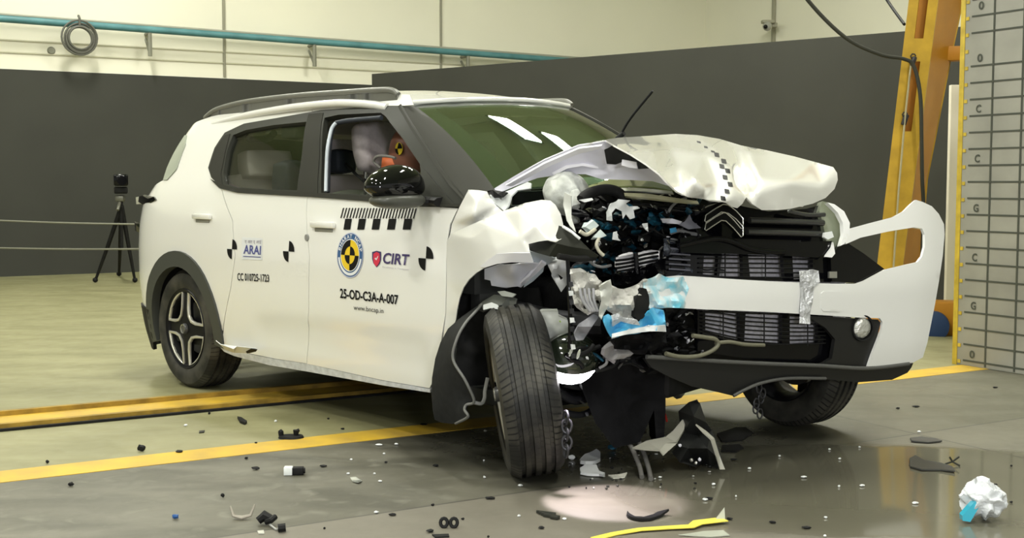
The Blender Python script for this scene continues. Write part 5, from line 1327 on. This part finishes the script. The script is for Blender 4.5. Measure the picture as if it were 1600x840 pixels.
for i in range(98):                                   # small bright chips lodged in the wreck
    zx = rnd.choice(((905, 1050, 300, 420), (885, 930, 400, 560), (935, 1060, 530, 585), (1040, 1095, 330, 430), (905, 1000, 590, 650), (1036, 1098, 485, 560)))
    x, y = rnd.uniform(zx[0], zx[1]), rnd.uniform(zx[2], zx[3])
    shard('metal_chip', x, y, rnd.uniform(2, 7), rnd.uniform(1, 3), rnd.choice((SILV, SILV, PRIMER, SCRAPW, mat('grey_chip', (.3, .3, .33), .4))), -.06 if y < 580 else -.33, rot=rnd.uniform(-1.2, 1.2), n=5, crumple=.01)
for i in range(60):                                   # wires and hoses
    zx = rnd.choice(((905, 1080, 300, 430), (880, 1080, 480, 590), (1040, 1100, 320, 430), (880, 1000, 560, 650)))
    x, y = rnd.uniform(zx[0], zx[1]), rnd.uniform(zx[2], zx[3]); o_ = rnd.uniform(-.12, -.04) if y < 580 else -.36
    pts = [(x, y)]
    a = rnd.uniform(-.9, .9)
    for k in range(3): a += rnd.uniform(-.8, .8); x += 14*math.cos(a); y += 10*math.sin(a); pts.append((x, y))
    ftube('wire', pts, rnd.choice((.004, .006, .009)), rnd.choice((BLKM, BLKM, BLK, DKMET, TEAL, mat('grey_wire', (.2, .2, .2), .5))), o_)
# individually recognisable pieces
def fs(name, pts, m, off=-.05, wob=.03, th=.005, step=5): return fsheet(name, pts, m, off, th, wob=wob, step=step)
fs('torn_white_housing', [(948, 330), (955, 318), (963, 314), (966, 311), (985, 313), (978, 318), (990, 328), (992, 340), (985, 342), (978, 334), (974, 341), (972, 330), (962, 325), (956, 332), (957, 345), (949, 344)], SCRAPW)
fs('torn_white_housing', [(984, 322), (996, 322), (1000, 325), (988, 328)], SCRAPW)
fs('pale_block', [(914, 354), (928, 344), (936, 352), (926, 361)], mat('pale_mint_plastic', (.62, .70, .68), .4), -.06, .01, .02)
fs('pale_block', [(926, 371), (938, 358), (948, 368), (940, 371)], MATS['pale_mint_plastic'], -.05, .01, .02)
fs('pale_block', [(905, 312), (925, 309), (927, 312), (914, 316)], SCRAPW, -.08)
fs('white_splinter', [(1004, 349), (1012, 348), (1013, 362), (1008, 358)], SCRAPW, -.04)
fs('white_splinter', [(959, 362), (964, 361), (966, 372), (970, 376), (957, 374)], SCRAPW, -.04)
fs('lilac_scrap', [(1033, 342), (1050, 341), (1066, 346), (1062, 350), (1046, 349), (1036, 348)], PRIMER, -.04)
fs('lilac_scrap', [(1060, 350), (1070, 346), (1078, 335), (1082, 345), (1096, 356), (1076, 358)], mat('dim_lilac', (.22, .22, .26), .4), -.04)
fs('blue_connector', [(1046, 357), (1056, 355), (1058, 362), (1048, 364)], mat('blue_connector_plastic', (.03, .22, .42), .4), -.03)
ftube('white_cable', [(906, 361), (914, 366), (920, 365), (930, 358)], .008, mat('cream_cable', (.5, .48, .38), .5), -.03)
ftube('white_cable', [(936, 372), (932, 382), (936, 392), (943, 399)], .007, MATS['cream_cable'], -.03)
ftube('black_hose', [(908, 312), (920, 302), (945, 296), (965, 300), (975, 310)], .022, BLKM, -.12)
ftube('black_hose', [(985, 318), (1020, 322), (1060, 330), (1090, 336)], .020, BLK, -.10)
ftube('black_hose', [(872, 400), (900, 404), (930, 402)], .012, BLKM, -.02)
for i in range(5): ftube('bracket_bar', [(1046, 388+i*8), (1078, 390+i*8)], .004, mat('lens_rib', (.12, .12, .15), .25), -.03)
fs('crash_beam', [(925, 455), (950, 447), (975, 452), (990, 446), (1010, 437), (1030, 436), (1018, 450), (1012, 470), (1000, 495), (985, 500), (960, 492), (948, 484), (940, 470)], FOIL, .0, .09, .01, 5)
fs('crash_beam_hole', [(1003, 449), (1010, 451), (1014, 462), (1015, 474), (1012, 487), (1005, 497), (997, 500), (991, 494), (992, 478), (995, 462)], BLKM, .03, .0, .02)
fs('flat_bracket', [(936, 448), (954, 436), (957, 452), (950, 478), (940, 497), (936, 492), (940, 470)], mat('grey_white_bracket', (.55, .56, .52), .4), .05, .05, .006)
fs('cast_housing', [(890, 428), (905, 424), (930, 428), (938, 440), (938, 470), (934, 485), (918, 492), (905, 478), (898, 455), (890, 440)], FOIL, -.04, .10, .02, 5)
for a in range(4): ftube('housing_rib', [(906+a*7, 450), (910+a*6, 468), (922+a*4, 486)], .006, mat('housing_rib_grey', (.36, .36, .38), .4), .01)
fs('lower_bracket', [(898, 520), (905, 505), (928, 490), (936, 494), (925, 510), (912, 530), (900, 532)], mat('mid_grey_bracket', (.20, .20, .22), .45), .01, .04)
fs('blue_foil', [(942, 494), (950, 490), (962, 498), (985, 502), (1000, 503), (1013, 486), (1020, 480), (1036, 486), (1040, 502), (1041, 517), (1020, 516), (990, 520), (956, 526), (948, 512)], BLUE, .03, .06, .006)
fs('foil_lower_edge', [(956, 521), (990, 513), (1018, 508), (1040, 508), (1041, 518), (1015, 517), (985, 521), (956, 527)], SCRAPW, .05, .03, .006)
fs('foil_frayed_edge', [(955, 492), (965, 489), (975, 497), (996, 500), (1000, 508), (986, 506), (970, 502), (958, 510)], mat('frayed_white', (.75, .77, .8), .5, bump=1, nscale=80), .06, .06, .006)
fs('black_duct', [(960, 527), (1000, 522), (1040, 519), (1042, 536), (1020, 548), (960, 545)], ENG, .01, .06, .02)
fs('grey_casting', [(945, 545), (955, 540), (968, 538), (980, 544), (990, 552), (975, 560), (955, 562), (944, 556)], mat('dull_casting', (.24, .23, .23), .45, bump=.6, nscale=30), .0, .06, .02)
for i in range(9):
    y = 440+i*14
    if y < 560: fs('rail_clip', [(889+i*.5, y), (895+i*.5, y), (896+i*.5, y+7), (890+i*.5, y+8)], SCRAPW if i % 3 == 1 else DKMET, .0, .01)
ftube('body_edge', [(887, 405), (889, 450), (891, 500), (890, 545)], .008, BLK, -.02)
ftube('chrome_pipe', [(1046, 603), (1053, 606), (1062, 612)], .034, mat('corrugated_steel', (.35, .34, .32), .3, metal=.9), -.25)
ftube('grey_rod', [(990, 580), (1005, 582), (1030, 592), (1045, 598)], .010, SILV, -.22)
ftube('red_wire', [(1003, 580), (1015, 583), (1030, 586)], .004, mat('red_wire_plastic', (.45, .03, .02), .4), -.2)
ftube('red_wire', [(1028, 635), (1038, 645), (1042, 658)], .005, MATS['red_wire_plastic'], -.3)
ftube('yellow_wire', [(1008, 585), (1014, 600), (1013, 618)], .003, mat('yellow_wire_plastic', (.4, .35, .03), .4), -.2)
fs('white_scrap', [(979, 603), (985, 600), (996, 598), (997, 602), (984, 606)], SCRAPW, -.3)
fs('white_scrap', [(997, 625), (1004, 618), (1011, 620), (1009, 630), (1003, 639), (998, 634)], SCRAPW, -.3)
fs('white_scrap', [(1014, 613), (1020, 615), (1029, 628), (1018, 625)], SCRAPW, -.28)
for i in range(14): # cluster at the steering knuckle
    shard('knuckle_fragment', rnd.uniform(925, 960), rnd.uniform(590, 650), rnd.uniform(3, 9), rnd.uniform(2, 5), rnd.choice((DKMET, SILV, TEAL, BLK)), -.42, rot=rnd.uniform(-1, 1), crumple=.02)
ftube('suspension_arm', [(872, 612), (900, 625), (935, 612), (965, 590)], .020, DKMET, -.42)
ftube('suspension_arm', [(868, 640), (905, 648), (930, 636), (950, 612)], .014, DKMET, -.40)
ftube('drive_shaft', [(880, 600), (920, 606), (1000, 600)], .012, DKMET, -.38)
cs = [F(948+7*math.cos(k*.9), 560+k*1.6, -.42)+Vector((0, .02*math.sin(k*.9), 0)) for k in range(36)]
tube('coil_spring', cs, .007, DKMET, car, 6)
for xx, yy, ww, hh in ((955, 605, 16, 22), (985, 640, 18, 14), (1010, 605, 14, 20), (940, 575, 18, 10), (1000, 670, 14, 16), (970, 668, 12, 10), (1020, 650, 8, 26)):
    shard('subframe_plate', xx, yy, ww, hh, rnd.choice((BLKM, DKMET, BLK)), -.36, rot=rnd.uniform(-.5, .5), crumple=.03)
# chain beside the tyre
cp0 = P(885, 650, -.98)
for i in range(5):
    p_ = P(884+1.5*(i % 2), 652+i*13, -.98)
    bm = bmesh.new(); aa = Vector((.67, .74, 0)) if i % 2 else Vector((.9, -.3, .2)).normalized()
    bm_tube(bm, [p_+aa*math.cos(a)*.018+Vector((0, 0, math.sin(a)*.026)) for a in [2*PI*k/14 for k in range(14)]], .0055, 6, True); from_bm('chain_link', bm, DKMET, car)
# two hanging belts reaching to the floor
for pts in (((944, 640), (960, 662), (983, 692), (998, 725), (1003, 745)), ((962, 642), (985, 668), (1003, 700), (1013, 730), (1017, 748))):
    g = [G(x, y, max(.01, (745-y)/745*1.5)) for x, y in pts]
    tube('dangling_hose', [RI @ (q-CARO) for q in g], .010, mat('scuffed_grey_hose', (.14, .135, .125), .4), car)
# chain cluster before the far wheel
for i in range(6):
    p_ = F(1186+6*math.sin(i*1.3), 606+i*8, -.15)
    bm = bmesh.new(); bm_tube(bm, [p_+Vector((.3, .9, 0))*math.cos(a)*.014+Vector((0, 0, math.sin(a)*.022)) for a in [2*PI*k/12 for k in range(12)]], .004, 6, True); from_bm('chain_link', bm, DKMET, car)
# lamp light: the lit unit behind the tyre throws light on the floor in front
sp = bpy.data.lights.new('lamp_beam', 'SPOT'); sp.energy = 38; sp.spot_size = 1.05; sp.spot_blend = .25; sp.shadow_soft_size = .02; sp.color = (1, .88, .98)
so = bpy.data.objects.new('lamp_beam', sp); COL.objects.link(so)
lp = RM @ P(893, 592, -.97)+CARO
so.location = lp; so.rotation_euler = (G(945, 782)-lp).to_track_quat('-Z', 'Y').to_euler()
# ================================================================ FLOOR DEBRIS
GREYC = mat('debris_grey', (.35, .35, .33), .5)
def chunk(name, px, py, wpx, hpx, m, label, cat, group=None, seed=0, rot=0.0, flatn=.45, sub=2, amp=.45):
    """irregular broken lump on the floor"""
    g = G(px, py+hpx*.3); sc_ = g.y/FPX; rn = random.Random(seed*31+int(px))
    bm = bmesh.new(); bmesh.ops.create_icosphere(bm, subdivisions=sub, radius=1)
    for v in bm.verts: v.co *= 1+amp*NZ.noise(v.co*1.7+Vector((px*.37, py*.11, seed)))
    hx, hz = wpx*sc_/2, max(.004, hpx*sc_*flatn)
    for v in bm.verts:
        x, y = v.co.x*hx, v.co.y*hx*rn.uniform(.65, .75)
        v.co = Vector((x*math.cos(rot)-y*math.sin(rot), x*math.sin(rot)+y*math.cos(rot), v.co.z*hz))
    z0 = min(v.co.z for v in bm.verts)
    for v in bm.verts: v.co.z -= z0-.001
    o = from_bm(name, bm, m, None, 25); o.location = (g.x, g.y, 0); return tag(o, label, cat, group)
def plate(name, pts, m, label, cat, h=.008, curl=0.0, group=None, parent=None, lift=0.0):
    """flat broken sheet lying on the floor, outline given where it lies"""
    g = [G(x, y, .003) for x, y in pts]; c = sum(g, Vector())/len(g)
    v, f = tri2d([((p-c).x, (p-c).y) for p in g], (), .03); R_ = max((p-c).length for p in g)
    pp = [Vector((x, y, .003+h+lift+curl*((x*x+y*y)/R_**2))) for x, y in v]
    o = skin(name, pp, f, m, parent, h, Vector((0, 0, 5)), 30)
    z0 = min(v_.co.z for v_ in o.data.vertices)
    o.data.transform(Matrix.Translation((0, 0, .001-z0)))
    o.location = (c.x, c.y, 0)
    return tag(o, label, cat, group)
chunk('rubber_lump', 221, 701, 13, 13, BLKM, 'round black lump on the pale floor just above the yellow line, at left', 'debris', seed=1, flatn=.42)
chunk('plastic_scrap', 280, 705, 12, 7, BLKM, 'flat black scrap touching the upper edge of the yellow line left of the bracket', 'debris', seed=2, flatn=.3)
chunk('plastic_scrap', 74, 722, 6, 7, BLKM, 'leftmost tiny black crumb just above the yellow line', 'debris', seed=3)
plate('angular_scrap', [(371, 653), (377, 654), (386, 660), (383, 663), (375, 660)], BLKM, 'small angular black scrap between the yellow rail and the yellow line', 'debris', .012)
plate('thin_scrap', [(311, 673), (320, 672), (319, 675), (311, 676)], TRIM, 'thin dark sliver between rail and yellow line, left of the white chip', 'debris', .004)
chunk('rubber_crumb', 327, 646, 4, 5, BLKM, 'tiny black crumb close below the yellow rail', 'debris', seed=4)
root = empty('broken_bracket', G(455, 684), 'black bracket plate with two upright knobs lying at the yellow line', 'bracket')
def bk(name, fn, m):
    bm = bmesh.new(); fn(bm); return from_bm(name, bm, m, root)
def d_plate(b):
    bmesh.ops.create_cone(b, segments=20, radius1=.060, radius2=.055, depth=.010, cap_ends=True, matrix=Matrix.Translation((0, 0, .007)) @ Matrix.Diagonal((1, .75, 1, 1)))
bk('base_plate', d_plate, BLKM)
bk('knob', lambda b: bm_tube(b, [(-.048, .01, .008), (-.05, .01, .028), (-.055, .012, .034)], [.012, .013, .009], 8), BLKM)
bk('knob', lambda b: (bm_tube(b, [(.02, .01, .008), (.022, .01, .036)], [.010, .015], 8), bm_tube(b, [(.022, .01, .03), (.036, .012, .036)], .008, 6)), BLKM)
root = empty('relay_box', G(459, 741), 'small black connector block with a bright white label on the grey floor', 'connector', None, (0, 0, .05))
bk('block', lambda b: (bm_box(b, (.018, 0, .016), (.044, .035, .030), bev=.004), bm_tube(b, [(.03, 0, .016), (.046, 0, .016)], .012, 8)), BLKM)
bk('white_label', lambda b: bm_box(b, (-.021, -.002, .017), (.034, .036, .032), bev=.002), mat('white_label_plastic', (.82, .85, .84), .4))
chunk('plastic_scrap', 400, 732, 13, 6, BLKM, 'flat dark scrap left of the white labelled connector block', 'debris', seed=5, flatn=.35)
chunk('rubber_crumb', 385, 716, 6, 4, BLKM, 'tiny black crumb just under the yellow line, left of the bracket', 'debris', seed=6)
chunk('rubber_crumb', 111, 757, 9, 7, BLKM, 'small black crumb just below the yellow line at far left', 'debris', seed=7)
chunk('rubber_crumb', 348, 775, 6, 7, BLKM, 'small black crumb on grey floor between blue clip and connector block', 'debris', seed=8)
chunk('blue_clip', 274, 808, 11, 9, mat('blue_clip_plastic', (.02, .09, .28), .4), 'small bright blue plastic clip on the grey floor at lower left', 'clip', seed=9)
g = G(378, 812); root = empty('bent_clip', g, 'pale v-shaped bent bracket with upturned ends on the grey floor', 'bracket')
bk('strip', lambda b: bm_tube(b, [(-.045, .02, .045), (-.032, .01, .012), (0, 0, .008), (.028, .01, .014), (.042, .02, .050)], [.003, .006, .008, .006, .003], 6), mat('pale_brown_plastic', (.34, .31, .26), .5))
g = G(417, 820); root = empty('cable_joint', g, 'black knotted cable joint with a pale tag trailing to the bottom edge', 'cable part')
bk('lump', lambda b: (bm_tube(b, [(-.03, 0, .015), (-.01, .01, .03), (.02, 0, .02)], [.014, .02, .013], 8), bm_tube(b, [(0, -.01, .014), (.018, -.02, .022), (.03, .0, .03)], .010, 8)), BLKM)
bk('tail', lambda b: bm_tube(b, curve_pts([(.015, -.02, .008), (.035, -.05, .005), (.05, -.07, .006), (.07, -.06, .02)]), .004, 6), GREYC)
bk('end_plug', lambda b: bm_tube(b, [(.055, -.085, .014), (.08, -.08, .016)], .014, 8), BLKM)
plate('pale_tag', [(402, 829), (412, 828), (413, 833), (404, 833)], mat('pale_tag_plastic', (.5, .5, .44), .5), 'small pale tag beside the knotted cable joint at the bottom edge', 'debris', .003)
for i, (x, y, w, lab) in enumerate(((290, 665, 6, 'white chip on the pale floor above the yellow line, left of the angular scrap'), (431, 658, 4, 'tiny white chip on the pale floor above the black bracket'))):
    chunk('white_chip', x, y, w, 4, SCRAPW, lab, 'chip', seed=20+i)
# crumbs in the middle foreground
mid_white = [(592, 695, 11, 3), (619, 694, 6, 3), (549, 718, 5, 3), (600, 709, 4, 3), (544, 740, 5, 3), (585, 740, 4, 3), (594, 752, 6, 3), (758, 673, 5, 4), (757, 746, 5, 3), (813, 759, 8, 3), (756, 720, 3, 2), (430, 658, 3, 3), (811, 806, 5, 4), (882, 811, 7, 3), (588, 801, 8, 2)]
for i, (x, y, w, h) in enumerate(mid_white):
    chunk('white_chip', x, y, w, h, SCRAPW, 'tiny white plastic chip scattered on the grey floor left of the wreck', 'chip', 'white chips on the floor left of the wreck', seed=30+i, flatn=.3)
mid_black = [(681, 727, 9, 6), (505, 728, 12, 3), (690, 651, 8, 4), (662, 663, 10, 3), (535, 670, 6, 3), (513, 654, 4, 3), (603, 723, 5, 3), (613, 804, 12, 4), (676, 789, 6, 4), (507, 826, 4, 3), (723, 811, 6, 4), (766, 778, 16, 4), (846, 825, 10, 3), (400, 692, 5, 3), (763, 839, 4, 3)]
for i, (x, y, w, h) in enumerate(mid_black):
    chunk('black_crumb', x, y, w, h, BLKM, 'tiny black crumb scattered on the grey floor left of the wreck', 'crumb', 'black crumbs on the floor left of the wreck', seed=60+i, flatn=.35)
plate('clear_shard', [(547, 747), (556, 746), (562, 749), (566, 751), (560, 755), (551, 752)], mat('clear_shard_plastic', (.45, .47, .42), .15, coat=1), 'clear curved plastic shard on the grey floor right of the connector block', 'shard', .003, .006)
chunk('rubber_disc', 672, 829, 13, 8, BLKM, 'single small black rubber disc left of the paired discs', 'debris', seed=81, flatn=.3)
g = G(701, 824); root = empty('pipe_clamp', g, 'pair of joined black rings standing on the beige floor strip', 'clamp')
for x_ in (-.016, .018):
    bk('ring', lambda b, x_=x_: bm_tube(b, [(x_+.012*math.cos(a_), .004*math.sin(a_), .018+.014*math.sin(a_)) for a_ in [2*PI*k/12 for k in range(12)]], .006, 6, True), BLKM)
plate('flat_strip', [(675, 835), (701, 834), (702, 838), (680, 839)], BLKM, 'flat black strip under the paired rings at the bottom edge', 'debris', .004)
g = G(855, 806); root = empty('ribbed_plastic_piece', g, 'dark ribbed plastic pieces joined in a strip, lying in the bright light patch', 'debris', None, (0, 0, -.35))
for k in range(4): bk('rib', lambda b, k=k: bm_box(b, (-.01+.008*k, .018-.012*k, .007), (.075-.01*k, .007, .010), rz(-.1), .001), TRIM)
bk('end_block', lambda b: bm_box(b, (.038, -.026, .007), (.03, .022, .012), rz(-.2), .002), TRIM)
plate('curved_strip', [(980, 802), (984, 805), (992, 809), (1006, 809), (1020, 806), (1028, 803), (1045, 802), (1032, 808), (1016, 813), (1000, 814), (986, 811), (979, 807)], BLKM, 'curved dark plastic strip in front of the wreck above the yellow tape', 'strip', .008, .012)
TAPEY = mat('yellow_tape', (.80, .68, .10), .45)
def ribbon(name, path, w, m, label, cat, h=.004, lifts=None):
    g = [G(x, y, .002) for x, y in path]; c = sum(g, Vector())/len(g); bm = bmesh.new(); prev = None
    for i, p in enumerate(g):
        t = (g[min(i+1, len(g)-1)]-g[max(0, i-1)]).normalized(); n = Vector((-t.y, t.x, 0)); l = (lifts[i] if lifts else 0)
        ww = w[i] if isinstance(w, list) else w
        q = [p-c+n*ww/2+Vector((0, 0, l)), p-c-n*ww/2+Vector((0, 0, l))]; q = [bm.verts.new((a.x, a.y, a.z+hh)) for a in q for hh in (0, h)]
        if prev:
            a, b_ = prev, q
            for (i0, i1) in ((1, 3), (3, 2), (2, 0), (0, 1)): bm.faces.new([a[i0], a[i1], b_[i1], b_[i0]])
        else: bm.faces.new([q[0], q[1], q[3], q[2]])
        prev = q
    bm.faces.new([prev[0], prev[2], prev[3], prev[1]])
    o = from_bm(name, bm, m, None, 30); o.location = c; return tag(o, label, cat)
ribbon('yellow_tape_strip', [(928, 842), (960, 834), (1000, 829), (1045, 826), (1080, 825), (1090, 820), (1132, 815)], [.035, .032, .032, .034, .038, .05, .05], TAPEY, 'long strip of bright yellow tape at the bottom edge before the wreck', 'tape', .003, [0, 0, .004, .004, .006, .008, .008])
plate('clear_film', [(1060, 836), (1100, 829), (1130, 828), (1140, 836), (1110, 838)], mat('pale_cloudy_film', (.48, .50, .42), .25, coat=.5), 'cloudy pale film lying below the yellow tape strip', 'film', .002, .003)
g = G(1128, 816); root = empty('clear_splinter', g, 'upright pale clear splinter at the right end of the yellow tape', 'shard')
bk('splinter', lambda b: prism(b, [Vector(p) for p in ((-.03, 0, .001), (.012, 0, .001), (.010, .01, .052))], [Vector(p) for p in ((-.03, .008, .001), (.012, .008, .001), (.010, .014, .050))]), MATS['pale_cloudy_film'])
# white broken pieces right of the tyre
plate('white_casing_piece', [(906, 722), (914, 714), (926, 711), (932, 709), (938, 712), (938, 720), (930, 726), (915, 729), (907, 727)], SCRAPW, 'larger white broken casing piece on the floor right of the front tyre', 'debris', .014, .012)
plate('white_casing_piece', [(906, 735), (914, 731), (932, 731), (936, 738), (945, 742), (943, 747), (936, 744), (918, 743), (907, 741)], SCRAPW, 'flat white broken piece lying just below the larger white casing piece', 'debris', .010, .008)
plate('white_splinter', [(950, 743), (962, 742), (980, 740), (976, 746), (958, 748)], mat('cream_scrap', (.55, .54, .47), .5), 'long cream splinter right of the flat white piece', 'debris', .005, .004)
chunk('round_plug', 893, 716, 11, 9, SCRAPW, 'round white plug on the floor touching the front tyre', 'plug', seed=90, amp=.2)
chunk('blue_scrap', 957, 700, 14, 10, TEALB, 'dark blue scrap on the floor under the crushed front', 'debris', seed=91)
rn = random.Random(5)
for i in range(60):
    x, y = rn.uniform(885, 1120), rn.uniform(690, 765)
    chunk('wreck_crumb', x, y, rn.uniform(3, 7), rn.uniform(2, 4), rn.choice((BLKM, BLKM, TRIM, GREYC, SCRAPW if i % 4 == 0 else BLKM)), 'tiny crumb of shattered plastic on the damp floor under the crushed front', 'crumb', 'crumbs under the crushed front', seed=100+i, sub=1, flatn=.35)
# fallen lamp fragment: dark folded shell with pale blades
g0 = G(1078, 735); FRD = g0.y
root = empty('fallen_lamp_fragment', g0, 'dark folded wreck fragment with pale blade edges standing before the bumper', 'debris')
def W_(px, py, dd=0.0): return AT(px, py, FRD+dd)-g0
def fold(name, pts, inner, m, th=.006, ang=15):
    v, f = tri2d([(p[0], p[1]) for p in pts], (), 1e9, inner=[(p[0], p[1]) for p in inner])
    look = {(round(p[0], 2), round(p[1], 2)): p[2] for p in pts+inner}
    pp = [W_(x, y, look.get((round(x, 2), round(y, 2)), 0)) for x, y in v]
    return skin(name, pp, f, m, root, th, CAMP-g0, ang)
DSH = mat('dark_shell_plastic', (.025, .026, .025), .4, spec=.3)
fold('folded_shell', [(1060, 642, .12), (1076, 628, .05), (1088, 625, .0), (1094, 630, .0), (1099, 645, .02), (1104, 660, .05), (1112, 672, .08), (1120, 690, .05), (1128, 720, .0), (1128, 732, .0), (1110, 730, .08), (1098, 725, .12), (1088, 728, .0), (1062, 722, -.02), (1050, 706, .06), (1058, 695, .0), (1068, 675, .05), (1062, 660, .1)], [(1084, 650, -.08), (1090, 680, .10), (1075, 700, -.04), (1105, 700, -.02), (1085, 715, .10)], DSH)
fold('pale_blade', [(988, 699, -.06), (1010, 688, .0), (1040, 682, .02), (1052, 672, .04), (1066, 655, .05), (1072, 657, .05), (1068, 672, .0), (1058, 692, -.04), (1037, 711, -.10), (1031, 703, -.10), (1005, 701, -.10)], [(1056, 690, -.05), (1040, 692, -.06)], mat('beige_blade', (.40, .39, .33), .4), .006, 20)
fold('pale_edge', [(1088, 662, -.06), (1104, 673, -.05), (1116, 684, -.05), (1124, 710, -.05), (1133, 733, -.06), (1125, 733, -.06), (1120, 712, -.07), (1112, 686, -.08), (1100, 675, -.08)], [], MATS['beige_blade'], .006)
for i in range(4):
    x, y = rn.uniform(1062, 1112), rn.uniform(690, 728)
    q = W_(x, y, -.1)
    bm = bmesh.new(); bmesh.ops.create_icosphere(bm, subdivisions=1, radius=.008)
    for v in bm.verts: v.co *= 1+.6*NZ.noise(v.co*60+Vector((i, 0, 0)))
    bmesh.ops.rotate(bm, matrix=rz(rn.uniform(0, 3)), verts=bm.verts); bmesh.ops.translate(bm, vec=q, verts=bm.verts)
    from_bm('embedded_chip', bm, rn.choice((SILV, DKMET, PRIMER, BLK)), root, 20)
# right-hand side
plate('rubber_flap', [(1120, 678), (1150, 668), (1165, 668), (1177, 677), (1160, 688), (1128, 690)], BLKM, 'flat black rubber flap on the floor before the far front wheel', 'debris', .006)
plate('rubber_flap', [(1128, 696), (1155, 694), (1162, 700), (1150, 706), (1126, 704)], BLKM, 'smaller black flap just below the flat black rubber flap', 'debris', .005)
plate('dark_plate_piece', [(1421, 718), (1430, 714), (1445, 720), (1470, 724), (1488, 730), (1492, 738), (1470, 735), (1440, 735), (1422, 730)], mat('grey_black_plate', (.05, .05, .045), .5), 'larger dark torn plate with a forked tip lying in the puddle', 'debris', .006, .006)
plate('dark_plate_piece', [(1422, 685), (1440, 683), (1462, 686), (1472, 690), (1450, 692), (1424, 690)], MATS['grey_black_plate'], 'narrow dark torn plate above the forked one at the puddle edge', 'debris', .005, .004)
g = G(1488, 726); root = empty('forked_clip', g, 'small dark forked clip at the tip of the torn plate in the puddle', 'clip')
bk('prong', lambda b: bm_tube(b, [(-.03, 0, .004), (0, 0, .014), (.028, 0, .035)], .004, 6), TRIM)
bk('prong', lambda b: bm_tube(b, [(-.012, 0, .034), (0, 0, .014), (.02, -.03, .004)], .004, 6), TRIM)
# crumpled film ball
g = G(1535, 812); root = empty('crumpled_bag', g, 'crumpled shiny white plastic bag with a cyan side near the right edge', 'bag')
bm = bmesh.new(); bmesh.ops.create_icosphere(bm, subdivisions=5, radius=1)
for v in bm.verts:
    d_ = v.co.copy(); n_ = abs(NZ.noise(d_*1.8+Vector((3, 1, 0))))*1.6+.2*abs(NZ.noise(d_*5+Vector((1, 4, 0))))
    v.co = Vector((d_.x*.085, d_.y*.07, d_.z*.070))*(1-.30*n_)
    if d_.z > .5 and d_.x < .2: v.co.z += (d_.z-.5)*.035
z0 = min(v.co.z for v in bm.verts)
for v in bm.verts: v.co.z -= z0-.001
from_bm('film', bm, mat('shiny_white_film', (.72, .75, .78), .18, coat=1, bump=.6, nscale=30), root, 25)
bm = bmesh.new(); v2, f2 = tri2d([(-.088, .012), (-.062, .008), (-.012, .098), (-.022, .108), (-.058, .068), (-.090, .030)], (), .03)
vv = [bm.verts.new((x, -.052, z)) for x, z in v2]
for f_ in f2: bm.faces.new([vv[i] for i in f_])
r_ = bmesh.ops.extrude_face_region(bm, geom=bm.faces[:]); bmesh.ops.translate(bm, vec=(0, .03, 0), verts=[e for e in r_['geom'] if isinstance(e, bmesh.types.BMVert)])
from_bm('cyan_side', bm, mat('cyan_film', (.05, .45, .62), .25, coat=1), root)
rw_ = [(1256, 745, 9, 5), (1347, 759, 9, 3), (1430, 786, 10, 3), (1296, 702, 4, 3), (1436, 674, 6, 4), (1312, 717, 4, 3), (1171, 732, 5, 3), (1343, 699, 4, 2), (1290, 809, 6, 2), (1311, 760, 4, 3), (1289, 838, 5, 3), (1218, 713, 4, 2), (1150, 776, 3, 2), (1102, 781, 8, 3), (1115, 757, 6, 3)]
for i, (x, y, w, h) in enumerate(rw_):
    chunk('white_chip', x, y, w, h, SCRAPW, 'tiny white chip scattered on the damp floor right of the wreck', 'chip', 'white chips on the floor right of the wreck', seed=200+i, flatn=.3)
rb_ = [(1403, 638, 6, 4), (1431, 635, 11, 3), (1555, 605, 8, 3), (1260, 824, 14, 5), (1207, 816, 11, 4), (1108, 779, 12, 3), (1140, 811, 10, 3), (1580, 728, 4, 3), (1146, 718, 10, 5), (1553, 758, 12, 2), (1580, 785, 5, 3)]
for i, (x, y, w, h) in enumerate(rb_):
    chunk('black_crumb', x, y, w, h, BLKM, 'tiny black crumb scattered on the floor right of the wreck', 'crumb', 'black crumbs on the floor right of the wreck', seed=240+i, flatn=.35)
